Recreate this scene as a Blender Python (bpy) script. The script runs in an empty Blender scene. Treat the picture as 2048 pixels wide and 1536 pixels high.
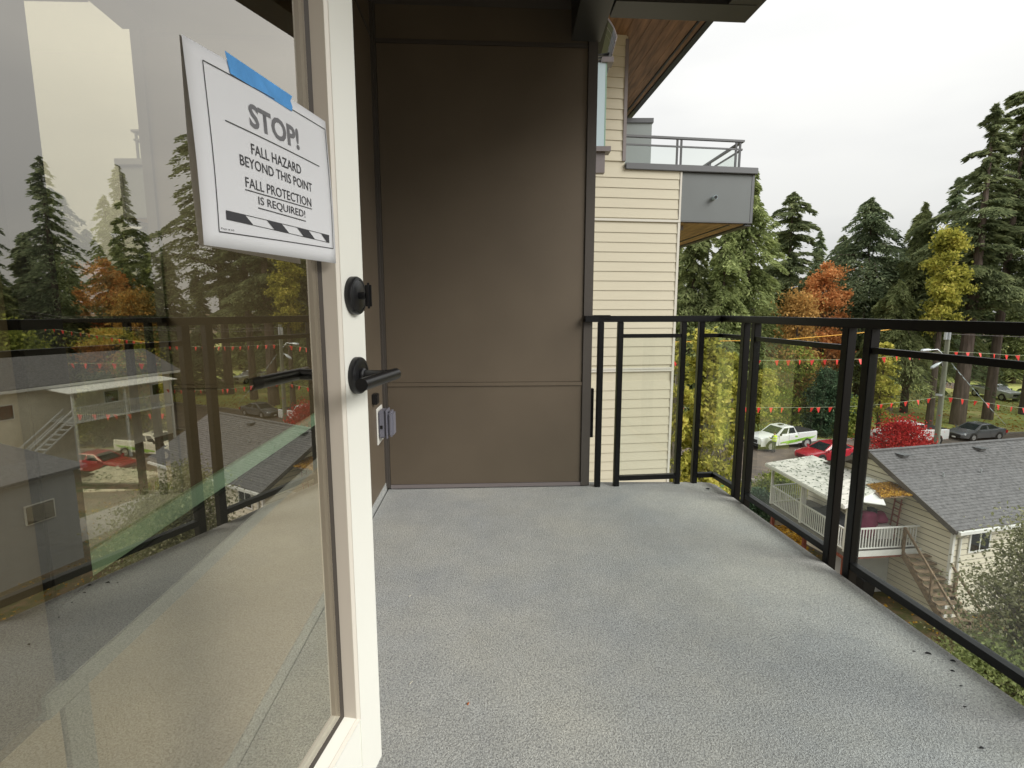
import bpy, bmesh, math, random
import numpy as np
from mathutils import Vector, Matrix
random.seed(7); RNG = np.random.default_rng(7)
sc = bpy.context.scene
C = sc.collection
R = math.radians
PI = math.pi

# ------------------------------------------------------------------ camera
CAMH, FPX, PITCH = 1.12, 1043.0, R(8.1)
cam_d = bpy.data.cameras.new('camera'); cam = bpy.data.objects.new('camera', cam_d); C.objects.link(cam)
cam.location = (0, 0, CAMH); cam.rotation_euler = (R(90)-PITCH, 0, 0)
cam_d.sensor_width = 36; cam_d.lens = FPX/2048*36; cam_d.clip_start = .02; cam_d.clip_end = 6000
sc.camera = cam
# ------------------------------------------------------------------ sky, sun, exposure
SUN_EL, SUN_AZ = R(34), R(120)
w = bpy.data.worlds.new('World'); sc.world = w; w.use_nodes = True
nt = w.node_tree; nt.nodes.clear()
def wn(t, **k):
    n = nt.nodes.new(t)
    for a, b in k.items(): setattr(n, a, b)
    return n
wo = wn('ShaderNodeOutputWorld'); bg = wn('ShaderNodeBackground'); bg.inputs['Strength'].default_value = .1
sky = wn('ShaderNodeTexSky', sky_type='NISHITA', sun_disc=False, sun_elevation=SUN_EL, sun_rotation=SUN_AZ)
tc = wn('ShaderNodeTexCoord'); mp = wn('ShaderNodeMapping'); mp.inputs['Scale'].default_value = (1, 1, 3)
nz = wn('ShaderNodeTexNoise'); nz.inputs['Scale'].default_value = 1.6; nz.inputs['Detail'].default_value = 5; nz.inputs['Roughness'].default_value = .45
cr = wn('ShaderNodeValToRGB'); e = cr.color_ramp.elements
e[0].position = .36; e[0].color = (.77, .775, .775, 1); e[1].position = .64; e[1].color = (1, .995, .96, 1)
sx = wn('ShaderNodeSeparateXYZ'); ml = wn('ShaderNodeMath', operation='MULTIPLY_ADD'); ml.inputs[1].default_value = 4.6; ml.inputs[2].default_value = 3.05
mx0 = wn('ShaderNodeMath', operation='MAXIMUM'); mx0.inputs[1].default_value = 0
vm = wn('ShaderNodeVectorMath', operation='SCALE'); mix = wn('ShaderNodeMix', data_type='RGBA'); mix.inputs[0].default_value = .96
L = nt.links.new
L(tc.outputs['Generated'], mp.inputs[0]); L(mp.outputs[0], nz.inputs['Vector']); L(nz.outputs[0], cr.inputs[0])
L(tc.outputs['Generated'], sx.inputs[0]); L(sx.outputs['Z'], mx0.inputs[0]); L(mx0.outputs[0], ml.inputs[0])
L(cr.outputs[0], vm.inputs[0]); L(ml.outputs[0], vm.inputs['Scale'])
L(sky.outputs[0], mix.inputs[6]); L(vm.outputs[0], mix.inputs[7]); L(mix.outputs[2], bg.inputs[0]); L(bg.outputs[0], wo.inputs[0])
sd = bpy.data.lights.new('sun', 'SUN'); sd.energy = 1.5; sd.angle = R(35); sd.color = (1, .97, .92)
so = bpy.data.objects.new('sun', sd); C.objects.link(so)
SDIR = Vector((-math.sin(SUN_AZ)*math.cos(SUN_EL), -math.cos(SUN_AZ)*math.cos(SUN_EL), -math.sin(SUN_EL)))   # soft light from the right and behind
so.rotation_euler = SDIR.to_track_quat('-Z', 'Y').to_euler()
sc.view_settings.view_transform = 'Standard'; sc.view_settings.look = 'None'
sc.view_settings.exposure = 1.2; sc.view_settings.gamma = 1; sc.view_settings.use_curve_mapping = False
sc.render.engine = 'CYCLES'
sc.cycles.max_bounces = 10; sc.cycles.transparent_max_bounces = 24; sc.cycles.glossy_bounces = 6

# ------------------------------------------------------------------ helpers
def V(*a): return Vector(a)
def at(px, py, Y):
    """point at distance Y in front of the building seen along the photograph's direction px,py"""
    u, v = px-1024, py-768
    f = FPX*math.cos(PITCH)-v*math.sin(PITCH); d = -(FPX*math.sin(PITCH)+v*math.cos(PITCH))
    return V(u*Y/f, Y, CAMH+d*Y/f)
def on_z(px, py, z):
    a = at(px, py, 1.0); t = (z-CAMH)/(a.z-CAMH); return V(a.x*t, t, z)
def on_plane(px, py, P, d):
    a = at(px, py, 1.0); n = (d[1], -d[0]); t = (P[0]*n[0]+P[1]*n[1])/(a.x*n[0]+n[1]); return V(a.x*t, t, CAMH+(a.z-CAMH)*t)
ORG = {}
def settag(o, label=None, cat=None, group=None, kind=None):
    for k, v in (('label', label), ('category', cat), ('group', group), ('kind', kind)):
        if v: o[k] = v
    return o
def thing(name, loc, label, cat, group=None):
    o = bpy.data.objects.new(name, None); C.objects.link(o); o.location = loc; o.empty_display_size = .2
    ORG[o] = Vector(loc); return settag(o, label, cat, group)
class MB:
    def __init__(s): s.v = []; s.f = []
    def add(s, vs, fs):
        b = len(s.v); s.v += [tuple(x) for x in vs]; s.f += [tuple(b+i for i in f) for f in fs]; return s
    def hexa(s, p):   # 8 points: bottom 4 ccw, top 4 ccw
        return s.add(p, [(3, 2, 1, 0), (4, 5, 6, 7), (0, 1, 5, 4), (1, 2, 6, 5), (2, 3, 7, 6), (3, 0, 4, 7)])
    def box(s, a, b):
        (x0, y0, z0), (x1, y1, z1) = a, b
        x0, x1 = min(x0, x1), max(x0, x1); y0, y1 = min(y0, y1), max(y0, y1); z0, z1 = min(z0, z1), max(z0, z1)
        return s.hexa([(x0, y0, z0), (x1, y0, z0), (x1, y1, z0), (x0, y1, z0), (x0, y0, z1), (x1, y0, z1), (x1, y1, z1), (x0, y1, z1)])
    def fbox(s, O, X, Y, Z, a, b):   # box in a frame
        (x0, y0, z0), (x1, y1, z1) = a, b; g = lambda x, y, z: O+X*x+Y*y+Z*z
        return s.hexa([g(x0, y0, z0), g(x1, y0, z0), g(x1, y1, z0), g(x0, y1, z0), g(x0, y0, z1), g(x1, y0, z1), g(x1, y1, z1), g(x0, y1, z1)])
    def beam(s, p, q, wd, ht, up=V(0, 0, 1)):   # box beam between p and q, centred
        p, q = Vector(p), Vector(q); d = (q-p).normalized(); up = V(0, 1, 0) if abs(d.z) > .97 else up; sd_ = d.cross(up).normalized(); u = sd_.cross(d)
        pts = []
        for c in (p, q): pts += [c-sd_*wd/2-u*ht/2, c+sd_*wd/2-u*ht/2, c+sd_*wd/2+u*ht/2, c-sd_*wd/2+u*ht/2]
        return s.hexa(pts)
    def prism(s, poly, z0, z1):
        n = len(poly); vs = [(x, y, z0) for x, y in poly]+[(x, y, z1) for x, y in poly]
        return s.add(vs, [tuple(range(n))[::-1], tuple(range(n, 2*n))]+[(i, (i+1) % n, n+(i+1) % n, n+i) for i in range(n)])
    def slab(s, pts, t):   # planar polygon thickened along t vector
        n = len(pts); t = Vector(t); vs = [Vector(p) for p in pts]; vs += [p+t for p in vs]
        return s.add(vs, [tuple(range(n))[::-1], tuple(range(n, 2*n))]+[(i, (i+1) % n, n+(i+1) % n, n+i) for i in range(n)])
    def tube(s, pts, r, n=8, cap=True):
        pts = [Vector(p) for p in pts]; rr = r if isinstance(r, (list, tuple)) else [r]*len(pts)
        rings = []
        for i, p in enumerate(pts):
            d = (pts[min(i+1, len(pts)-1)]-pts[max(i-1, 0)]).normalized()
            a = d.cross(V(0, 0, 1) if abs(d.z) < .95 else V(1, 0, 0)).normalized(); b = d.cross(a)
            rings.append([p+(a*math.cos(2*PI*k/n)+b*math.sin(2*PI*k/n))*rr[i] for k in range(n)])
        vs = [q for g in rings for q in g]
        fs = [(i*n+k, i*n+(k+1) % n, (i+1)*n+(k+1) % n, (i+1)*n+k) for i in range(len(pts)-1) for k in range(n)]
        if cap: fs += [tuple(range(n))[::-1], tuple((len(pts)-1)*n+k for k in range(n))]
        return s.add(vs, fs)
    def lathe(s, c, ax, prof, n=32):   # prof: list (radius, height) along axis
        ax = Vector(ax).normalized(); a = ax.cross(V(0, 0, 1) if abs(ax.z) < .9 else V(1, 0, 0)).normalized(); b = ax.cross(a); c = Vector(c)
        vs = [c+ax*h+(a*math.cos(2*PI*k/n)+b*math.sin(2*PI*k/n))*r for r, h in prof for k in range(n)]; m = len(prof)
        fs = [(i*n+k, i*n+(k+1) % n, (i+1)*n+(k+1) % n, (i+1)*n+k) for i in range(m-1) for k in range(n)]
        fs += [tuple(range(n))[::-1], tuple((m-1)*n+k for k in range(n))]
        return s.add(vs, fs)
    def build(s, name, mat, parent=None, smooth=False, bevel=0, label=None, kind=None, loc=None):
        org = V(0, 0, 0)
        if parent is not None: org = ORG[parent]
        elif loc is not None: org = Vector(loc)
        me = bpy.data.meshes.new(name); me.from_pydata([(x-org.x, y-org.y, z-org.z) for x, y, z in s.v], [], s.f)
        bm = bmesh.new(); bm.from_mesh(me); bmesh.ops.recalc_face_normals(bm, faces=bm.faces)
        if bevel: bmesh.ops.bevel(bm, geom=list(bm.edges), offset=bevel, segments=2, affect='EDGES', clamp_overlap=True)
        bm.to_mesh(me); bm.free()
        me.materials.append(mat)
        o = bpy.data.objects.new(name, me); C.objects.link(o)
        if smooth:
            for p in me.polygons: p.use_smooth = True
            try: me.set_sharp_from_angle(angle=R(35))
            except Exception: pass
        if parent is not None: o.parent = parent; ORG[o] = org
        else: o.location = org; ORG[o] = org
        return settag(o, label, kind=kind)
def copy_tree(o, parent=None):
    c = o.copy(); C.objects.link(c)
    if parent is not None: c.parent = parent
    for ch in o.children: copy_tree(ch, c)
    return c

# ------------------------------------------------------------------ materials
def mat(name, col, rough=.6, metal=0, noise=0, nscale=5, bump=0, bscale=40, spec=.5, coat=0, stretch=(1, 1, 1), trans=0, detail=6):
    m = bpy.data.materials.new(name); m.use_nodes = True; t = m.node_tree; N = t.nodes; Lk = t.links.new
    b = N['Principled BSDF']; b.inputs['Base Color'].default_value = (*col, 1); b.inputs['Roughness'].default_value = rough
    b.inputs['Metallic'].default_value = metal; b.inputs['Specular IOR Level'].default_value = spec; b.inputs['Coat Weight'].default_value = coat
    co = N.new('ShaderNodeTexCoord'); mpn = N.new('ShaderNodeMapping'); mpn.inputs['Scale'].default_value = stretch; Lk(co.outputs['Object'], mpn.inputs[0])
    if noise:
        n = N.new('ShaderNodeTexNoise'); n.inputs['Scale'].default_value = nscale; n.inputs['Detail'].default_value = detail; Lk(mpn.outputs[0], n.inputs['Vector'])
        r = N.new('ShaderNodeValToRGB'); el = r.color_ramp.elements; el[0].position = .3; el[1].position = .7
        el[0].color = (*[max(0, c*(1-noise)) for c in col], 1); el[1].color = (*[min(1, c*(1+noise)) for c in col], 1)
        Lk(n.outputs[0], r.inputs[0]); Lk(r.outputs[0], b.inputs['Base Color'])
    if bump:
        n2 = N.new('ShaderNodeTexNoise'); n2.inputs['Scale'].default_value = bscale; n2.inputs['Detail'].default_value = 4; Lk(mpn.outputs[0], n2.inputs['Vector'])
        bp = N.new('ShaderNodeBump'); bp.inputs['Strength'].default_value = bump; bp.inputs['Distance'].default_value = .01; Lk(n2.outputs[0], bp.inputs['Height']); Lk(bp.outputs[0], b.inputs['Normal'])
    return m
def leafmat(name, c1, c2, c3=None, trans=.35):
    m = bpy.data.materials.new(name); m.use_nodes = True; t = m.node_tree; N = t.nodes; Lk = t.links.new; N.clear()
    o = N.new('ShaderNodeOutputMaterial'); g = N.new('ShaderNodeNewGeometry'); r = N.new('ShaderNodeValToRGB'); el = r.color_ramp.elements
    el[0].color = (*c1, 1); el[1].color = (*c2, 1)
    if c3: x = el.new(.55); x.color = (*c3, 1)
    co = N.new('ShaderNodeTexCoord'); nn = N.new('ShaderNodeTexNoise'); nn.inputs['Scale'].default_value = .7; nn.inputs['Detail'].default_value = 3; Lk(co.outputs['Object'], nn.inputs['Vector'])
    ad = N.new('ShaderNodeMath'); ad.operation = 'MULTIPLY_ADD'; ad.inputs[1].default_value = .55
    sb = N.new('ShaderNodeMath'); sb.operation = 'MULTIPLY_ADD'; sb.inputs[1].default_value = 1.3; sb.inputs[2].default_value = -.42
    Lk(nn.outputs[0], sb.inputs[0]); Lk(g.outputs['Random Per Island'], ad.inputs[0]); Lk(sb.outputs[0], ad.inputs[2]); Lk(ad.outputs[0], r.inputs[0])
    d = N.new('ShaderNodeBsdfDiffuse'); tr = N.new('ShaderNodeBsdfTranslucent'); mx = N.new('ShaderNodeMixShader'); mx.inputs[0].default_value = trans
    Lk(r.outputs[0], d.inputs[0]); Lk(r.outputs[0], tr.inputs[0]); Lk(d.outputs[0], mx.inputs[1]); Lk(tr.outputs[0], mx.inputs[2]); Lk(mx.outputs[0], o.inputs[0]); return m
def glassmat(name, tint, base, ior=1.5, refl=(1, 1, 1), rough=0.0):
    m = bpy.data.materials.new(name); m.use_nodes = True; t = m.node_tree; N = t.nodes; Lk = t.links.new; N.clear()
    o = N.new('ShaderNodeOutputMaterial'); tr = N.new('ShaderNodeBsdfTransparent'); tr.inputs[0].default_value = (*tint, 1)
    gl = N.new('ShaderNodeBsdfGlossy'); gl.inputs['Roughness'].default_value = rough; gl.inputs[0].default_value = (*refl, 1)
    fr = N.new('ShaderNodeFresnel'); fr.inputs[0].default_value = ior; ad = N.new('ShaderNodeMath'); ad.operation = 'ADD'; ad.inputs[1].default_value = base; ad.use_clamp = True
    g = N.new('ShaderNodeNewGeometry'); bf = N.new('ShaderNodeMath'); bf.operation = 'SUBTRACT'; bf.inputs[0].default_value = 1
    mu = N.new('ShaderNodeMath'); mu.operation = 'MULTIPLY'
    Lk(fr.outputs[0], ad.inputs[0]); Lk(g.outputs['Backfacing'], bf.inputs[1]); Lk(ad.outputs[0], mu.inputs[0]); Lk(bf.outputs[0], mu.inputs[1])
    mx = N.new('ShaderNodeMixShader'); Lk(mu.outputs[0], mx.inputs[0]); Lk(tr.outputs[0], mx.inputs[1]); Lk(gl.outputs[0], mx.inputs[2]); Lk(mx.outputs[0], o.inputs[0]); return m
M = {}
M['taupe'] = mat('taupe_panel', (.125, .098, .068), .5, noise=.09, nscale=2.2)
M['lit_taupe_panel'] = mat('lit_taupe_panel', (.40, .345, .28), .55, noise=.05, nscale=1.5)  # taupe wall again, lightened to stand in for light falling on it
M['trim_brown'] = mat('brown_trim', (.075, .065, .056), .45)
M['dark_metal'] = mat('dark_bronze_metal', (.034, .036, .036), .45, noise=.06, nscale=3)
M['black_rail'] = mat('black_powder_coat', (.003, .003, .0035), .34, spec=.35, bump=.05, bscale=400)
M['black_hw'] = mat('matte_black_hardware', (.012, .012, .013), .32)
M['door_white'] = mat('door_white_paint', (.86, .86, .79), .35, noise=.015, nscale=2)
M['bead'] = mat('warm_grey_bead', (.50, .45, .385), .45)
M['bead_light'] = mat('pale_bead', (.72, .68, .60), .4)
M['gasket'] = mat('dark_gasket', (.055, .046, .038), .5)
M['spacer'] = mat('metal_spacer', (.22, .21, .19), .3, metal=.7)
M['paper'] = mat('white_paper', (.78, .80, .84), .8, noise=.015, nscale=8)
M['paper'] = leafmat('paper_sheet', (.88, .89, .92), (.92, .93, .95), None, .30)
M['ink'] = mat('grey_toner_ink', (.045, .045, .05), .7)
M['ink_light'] = mat('light_toner_ink', (.16, .16, .17), .7)
M['tape'] = mat('blue_masking_tape', (.09, .33, .72), .7, noise=.12, nscale=60, bump=.2, bscale=300)
M['siding'] = mat('cream_siding', (.585, .545, .42), .6, noise=.03, nscale=3, bump=.15, bscale=60, stretch=(.3, .3, 4))
M['siding_trim'] = mat('pale_trim', (.62, .60, .53), .5)
M['black_frame'] = mat('charcoal_window_frame', (.014, .014, .015), .5)
M['sill_grey'] = mat('light_grey_flashing', (.30, .31, .31), .4)
M['mauve_trim'] = mat('grey_mauve_trim', (.20, .175, .175), .5)
M['grey_panel'] = mat('slate_grey_panel', (.135, .150, .150), .5, noise=.04, nscale=2)
M['grey_cap'] = mat('grey_cap_flashing', (.12, .125, .132), .4)
M['soffit_wood'] = mat('brown_wood_soffit', (.25, .145, .08), .6, noise=.4, nscale=3, stretch=(5, .5, 5), bump=.1, bscale=20)
M['soffit_gold'] = mat('golden_wood_soffit', (.30, .19, .075), .6, noise=.3, nscale=3, stretch=(5, .6, 5))
M['plastic'] = mat('grey_plastic_cover', (.20, .20, .24), .35)
M['white_plastic'] = mat('white_plastic', (.78, .77, .72), .4)
M['interior_wall'] = mat('interior_wall', (.50, .46, .38), .8)
M['interior_floor'] = mat('interior_floor', (.28, .21, .13), .6, noise=.2, nscale=4)
M['white_paint'] = mat('white_house_paint', (.72, .72, .69), .55, noise=.06, nscale=4)
M['gap_shadow_backing'] = mat('brown_gap_shadow_backing', (.16, .14, .11), .8)  # house wall darkened so the gaps between boards read as lap shadow
M['house_cream'] = mat('house_cream_siding', (.72, .67, .54), .65, noise=.07, nscale=1.5)
M['house_grey'] = mat('basement_grey_wall', (.58, .59, .58), .8, noise=.1, nscale=1)
M['grey_siding'] = mat('grey_house_siding', (.30, .31, .33), .7, noise=.06, nscale=2)
M['shingle'] = mat('grey_shingle', (.125, .122, .125), .9, noise=.35, nscale=7, bump=.5, bscale=30)
M['porch_roof'] = mat('mossy_white_roof_sheet', (.55, .54, .48), .7, noise=.22, nscale=2.0, stretch=(1, 2.5, 1))
M['porch_deck'] = mat('worn_grey_porch_floor', (.16, .15, .13), .85, noise=.2, nscale=5)
M['old_wood'] = mat('weathered_wood', (.20, .14, .085), .8, noise=.4, nscale=9, bump=.3, bscale=30)
M['red_wood'] = mat('red_brown_wood', (.23, .07, .045), .7, noise=.3, nscale=6)
M['dark_cloth'] = mat('dark_cover', (.035, .038, .042), .8, bump=.5, bscale=10)
M['pink'] = mat('magenta_cloth', (.28, .035, .10), .8, bump=.4, bscale=15)
M['bark'] = mat('bark', (.085, .065, .05), .95, noise=.4, nscale=4, bump=.8, bscale=14, stretch=(1, 1, .25))
M['bark_big'] = mat('fir_bark', (.15, .115, .095), .95, noise=.35, nscale=4, bump=1, bscale=8, stretch=(1, 1, .2))
M['twig'] = mat('pale_twigs', (.20, .175, .145), .9)
M['pole'] = mat('greenish_pole_wood', (.17, .18, .13), .8, noise=.2, nscale=6, stretch=(1, 1, .2))
M['lamp_metal'] = mat('lamp_grey_metal', (.45, .48, .50), .4, metal=.5)
M['flag'] = mat('red_pennant_vinyl', (.80, .045, .035), .45)
M['string'] = mat('pale_cord', (.45, .50, .32), .7)
M['cable'] = mat('orange_line_cover', (.80, .40, .02), .5)
M['glass_rail'] = glassmat('clear_rail_glass', (.955, .975, .96), .035, 1.5)
M['glass_door'] = glassmat('low_e_door_glass', (.90, .89, .80), .32, 1.6, (1, .95, .86))
M['glass_win'] = glassmat('low_e_window_glass', (.62, .62, .50), .56, 1.6, (1, .94, .80))
M['glass_house'] = glassmat('house_window_glass', (.3, .32, .33), .15, 1.5)
M['edge_green'] = mat('green_glass_film', (.27, .42, .32), .4)
M['frost'] = mat('pale_blue_glass', (.50, .62, .66), .15)
M['fleck'] = mat('pale_fleck', (.65, .62, .52), .8)
M['black_dirt'] = mat('black_dirt', (.015, .015, .018), .8)
M['leaf_dry'] = mat('orange_dry_leaf', (.40, .12, .03), .8)
M['blue_plastic'] = mat('blue_plastic', (.02, .10, .35), .4)
M['green_plastic'] = mat('green_plastic', (.02, .22, .10), .4)
M['concrete'] = mat('concrete', (.30, .28, .25), .85, noise=.15, nscale=3)
M['car_white'] = mat('white_car_paint', (.78, .79, .79), .25, coat=.6)
M['car_grey'] = mat('grey_car_paint', (.21, .22, .24), .25, metal=.5, coat=1)
M['car_red'] = mat('red_car_paint', (.42, .012, .03), .25, coat=1)
M['car_dark'] = mat('dark_car_paint', (.02, .025, .05), .25, coat=1)
M['car_silver'] = mat('silver_car_paint', (.45, .46, .48), .3, metal=.5, coat=1)
M['car_glass'] = mat('dark_car_glass', (.02, .028, .03), .06, spec=.9)
M['tyre'] = mat('tyre_rubber', (.018, .018, .018), .85)
M['rim'] = mat('alloy_rim', (.55, .55, .56), .35, metal=.6)
M['lampglass'] = mat('headlight', (.75, .77, .80), .15)
M['tail_red'] = mat('tail_light', (.5, .02, .02), .2)
M['car_black'] = mat('black_trim', (.02, .02, .02), .6)
M['swoosh'] = mat('lime_green_decal', (.28, .55, .06), .4)
M['hivis'] = mat('hi_vis_vest', (.62, .85, .02), .7)
M['skin'] = mat('skin', (.45, .27, .18), .6)
M['trousers'] = mat('dark_trousers', (.06, .065, .07), .9)
M['hair'] = mat('dark_hair', (.03, .02, .015), .8)

def deckmat():
    m = bpy.data.materials.new('pebbled_grey_vinyl'); m.use_nodes = True; t = m.node_tree; N = t.nodes; Lk = t.links.new
    b = N['Principled BSDF']; b.inputs['Roughness'].default_value = .5; b.inputs['Specular IOR Level'].default_value = .45
    co = N.new('ShaderNodeTexCoord')
    def noise(s, d, rg=.5, dist=0):
        n = N.new('ShaderNodeTexNoise'); n.inputs['Scale'].default_value = s; n.inputs['Detail'].default_value = d; n.inputs['Roughness'].default_value = rg; n.inputs['Distortion'].default_value = dist; Lk(co.outputs['Object'], n.inputs['Vector']); return n
    big = noise(1.1, 5, .6); med = noise(7, 4, .6); fine = noise(190, 2, .5, .8); fine2 = noise(400, 1)
    r1 = N.new('ShaderNodeValToRGB'); e = r1.color_ramp.elements; e[0].position = .36; e[0].color = (.41, .43, .44, 1); e[1].position = .64; e[1].color = (.52, .52, .48, 1); Lk(big.outputs[0], r1.inputs[0])
    r2 = N.new('ShaderNodeValToRGB'); e = r2.color_ramp.elements; e[0].position = .3; e[0].color = (.93, .93, .93, 1); e[1].position = .72; e[1].color = (1.06, 1.06, 1.06, 1); Lk(med.outputs[0], r2.inputs[0])
    r3 = N.new('ShaderNodeValToRGB'); e = r3.color_ramp.elements; e[0].position = .36; e[0].color = (.60, .60, .61, 1); e[1].position = .60; e[1].color = (1.12, 1.12, 1.10, 1); Lk(fine.outputs[0], r3.inputs[0])
    def mul(a, c):
        x = N.new('ShaderNodeMix'); x.data_type = 'RGBA'; x.blend_type = 'MULTIPLY'; x.inputs[0].default_value = 1; x.clamp_result = False; Lk(a, x.inputs[6]); Lk(c, x.inputs[7]); return x.outputs[2]
    c = mul(mul(r1.outputs[0], r2.outputs[0]), r3.outputs[0])
    # chalky scuff arcs
    vs = N.new('ShaderNodeVectorMath'); vs.operation = 'DISTANCE'; vs.inputs[1].default_value = (.86, 2.35, 0); Lk(co.outputs['Object'], vs.inputs[0])
    rr = N.new('ShaderNodeValToRGB'); e = rr.color_ramp.elements; rr.color_ramp.interpolation = 'LINEAR'
    e[0].position = .385; e[0].color = (0, 0, 0, 1); e[1].position = .40; e[1].color = (0, 0, 0, 1); k = rr.color_ramp.elements.new(.3925); k.color = (1, 1, 1, 1); Lk(vs.outputs['Value'], rr.inputs[0])
    br = N.new('ShaderNodeValToRGB'); e = br.color_ramp.elements; e[0].position = .52; e[0].color = (0, 0, 0, 1); e[1].position = .7; e[1].color = (.5, .5, .5, 1); Lk(noise(3.3, 4).outputs[0], br.inputs[0])
    mm = N.new('ShaderNodeMath'); mm.operation = 'MULTIPLY'; Lk(rr.outputs[0], mm.inputs[0]); Lk(br.outputs[0], mm.inputs[1])
    fx = N.new('ShaderNodeMix'); fx.data_type = 'RGBA'; fx.inputs[7].default_value = (.5, .48, .42, 1); Lk(mm.outputs[0], fx.inputs[0]); Lk(c, fx.inputs[6]); Lk(fx.outputs[2], b.inputs['Base Color'])
    ad = N.new('ShaderNodeMath'); ad.operation = 'MULTIPLY_ADD'; ad.inputs[1].default_value = .35; Lk(fine2.outputs[0], ad.inputs[0]); Lk(fine.outputs[0], ad.inputs[2])
    bp = N.new('ShaderNodeBump'); bp.inputs['Strength'].default_value = .9; bp.inputs['Distance'].default_value = .004; Lk(ad.outputs[0], bp.inputs['Height']); Lk(bp.outputs[0], b.inputs['Normal'])
    return m
M['deck'] = deckmat()
def groundmat(name, cols, scales, bump=.3):
    m = bpy.data.materials.new(name); m.use_nodes = True; t = m.node_tree; N = t.nodes; Lk = t.links.new; b = N['Principled BSDF']; b.inputs['Roughness'].default_value = .9; b.inputs['Specular IOR Level'].default_value = .25
    co = N.new('ShaderNodeTexCoord'); prev = None
    for i, (c, s) in enumerate(zip(cols[1:], scales)):
        n = N.new('ShaderNodeTexNoise'); n.inputs['Scale'].default_value = s; n.inputs['Detail'].default_value = 8; n.inputs['Roughness'].default_value = .65; Lk(co.outputs['Object'], n.inputs['Vector'])
        r = N.new('ShaderNodeValToRGB'); r.color_ramp.elements[0].position = .46; r.color_ramp.elements[1].position = .6; Lk(n.outputs[0], r.inputs[0])
        x = N.new('ShaderNodeMix'); x.data_type = 'RGBA'; Lk(r.outputs[0], x.inputs[0]); x.inputs[7].default_value = (*c, 1)
        if prev is None: x.inputs[6].default_value = (*cols[0], 1)
        else: Lk(prev, x.inputs[6])
        prev = x.outputs[2]
    Lk(prev, b.inputs['Base Color'])
    bp = N.new('ShaderNodeBump'); bp.inputs['Strength'].default_value = bump; bp.inputs['Distance'].default_value = .05; Lk(n.outputs[0], bp.inputs['Height']); Lk(bp.outputs[0], b.inputs['Normal'])
    return m
M['yard'] = groundmat('yard_soil_and_moss', [(.13, .095, .055), (.09, .10, .035), (.20, .14, .08)], [.35, 1.8])
M['lawn'] = groundmat('park_lawn', [(.44, .48, .13), (.55, .47, .20), (.35, .41, .12)], [.12, .9])
M['asphalt'] = groundmat('wet_worn_asphalt', [(.14, .115, .095), (.11, .095, .085), (.19, .15, .115)], [.15, .8], .1)
M['upper_asphalt'] = groundmat('brown_park_road', [(.20, .15, .12), (.15, .12, .10)], [.3], .1)
LM = {
 'green': leafmat('leaf_green', (.10, .125, .05), (.56, .62, .27), (.29, .345, .14), .42),
 'cedar': leafmat('leaf_cedar', (.09, .115, .05), (.52, .56, .27), (.26, .30, .13), .42),
 'fir': leafmat('leaf_fir', (0.068, 0.090, 0.048), (0.465, 0.510, 0.255), (0.203, 0.240, 0.120), .42),
 'spruce': leafmat('leaf_spruce', (0.065, 0.094, 0.055), (0.450, 0.507, 0.290), (0.203, 0.254, 0.138), .42),
 'orange': leafmat('leaf_orange', (0.276, 0.138, 0.057), (0.950, 0.552, 0.253), (0.713, 0.333, 0.127), .4),
 'rust': leafmat('leaf_rust', (0.210, 0.140, 0.046), (0.747, 0.468, 0.164), (0.468, 0.280, 0.094)),
 'yellow': leafmat('leaf_yellow', (.07, .085, .025), (.88, .76, .22), (.46, .45, .09), .45),
 'olive': leafmat('leaf_olive', (0.090, 0.127, 0.030), (0.559, 0.585, 0.127), (0.280, 0.330, 0.077)),
 'red': leafmat('leaf_red', (.12, .01, .012), (.85, .16, .13), (.52, .035, .04), .4),
 'darkbush': leafmat('leaf_darkbush', (0.029, 0.058, 0.035), (0.176, 0.234, 0.133), (0.082, 0.133, 0.074), .2),
 'pale': leafmat('leaf_pale', (.10, .11, .05), (.60, .58, .42), (.27, .28, .14), .3),
 'litter': leafmat('leaf_litter', (0.168, 0.084, 0.024), (0.696, 0.456, 0.072), (0.432, 0.240, 0.042), .1),
}

# ------------------------------------------------------------------ ground and roads (setting)
ZS, ZY = -10.2, -11.0
def gz(y): t = min(1, max(0, (y-27)/8)); return ZY+(ZS-ZY)*(t*t*(3-2*t))
xs = [-1500, -600, -200]+list(range(-100, 161, 10))+[250, 600, 1500]; ys = [-1500, -400, -100, -40]+[y*1. for y in range(-20, 60, 2)]+[80, 120, 200, 500, 1800]
g = MB(); g.v = [(x, y, gz(y)) for y in ys for x in xs]; nx = len(xs)
g.f = [(j*nx+i, j*nx+i+1, (j+1)*nx+i+1, (j+1)*nx+i) for j in range(len(ys)-1) for i in range(nx-1)]
g.build('ground', M['yard'], kind='structure')
SD = V(math.cos(R(8)), math.sin(R(8)), 0); SN = V(-SD.y, SD.x, 0); SC = V(22, 38.9, 0)
def sq(s, t, z): p = SC+SD*s+SN*t; return (p.x, p.y, z)
MB().add([sq(-90, 4.7, ZS+.004), sq(160, 4.7, ZS+.004), sq(160, 140, ZS+.004), sq(-90, 140, ZS+.004)], [(0, 1, 2, 3)]).build('lawn', M['lawn'], kind='structure')
MB().add([sq(-90, -4.3, ZS+.008), sq(160, -4.3, ZS+.008), sq(160, 4.6, ZS+.008), sq(-90, 4.6, ZS+.008)], [(0, 1, 2, 3)]).build('road', M['asphalt'], kind='structure')
kb = MB(); kb.fbox(SC, SD, SN, V(0, 0, 1), (-90, 4.6, ZS-.1), (160, 4.78, ZS+.12)); kb.fbox(SC, SD, SN, V(0, 0, 1), (-90, -4.5, ZS-.1), (160, -4.3, ZS+.12)); kb.build('kerb', M['concrete'], kind='structure')
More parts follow.
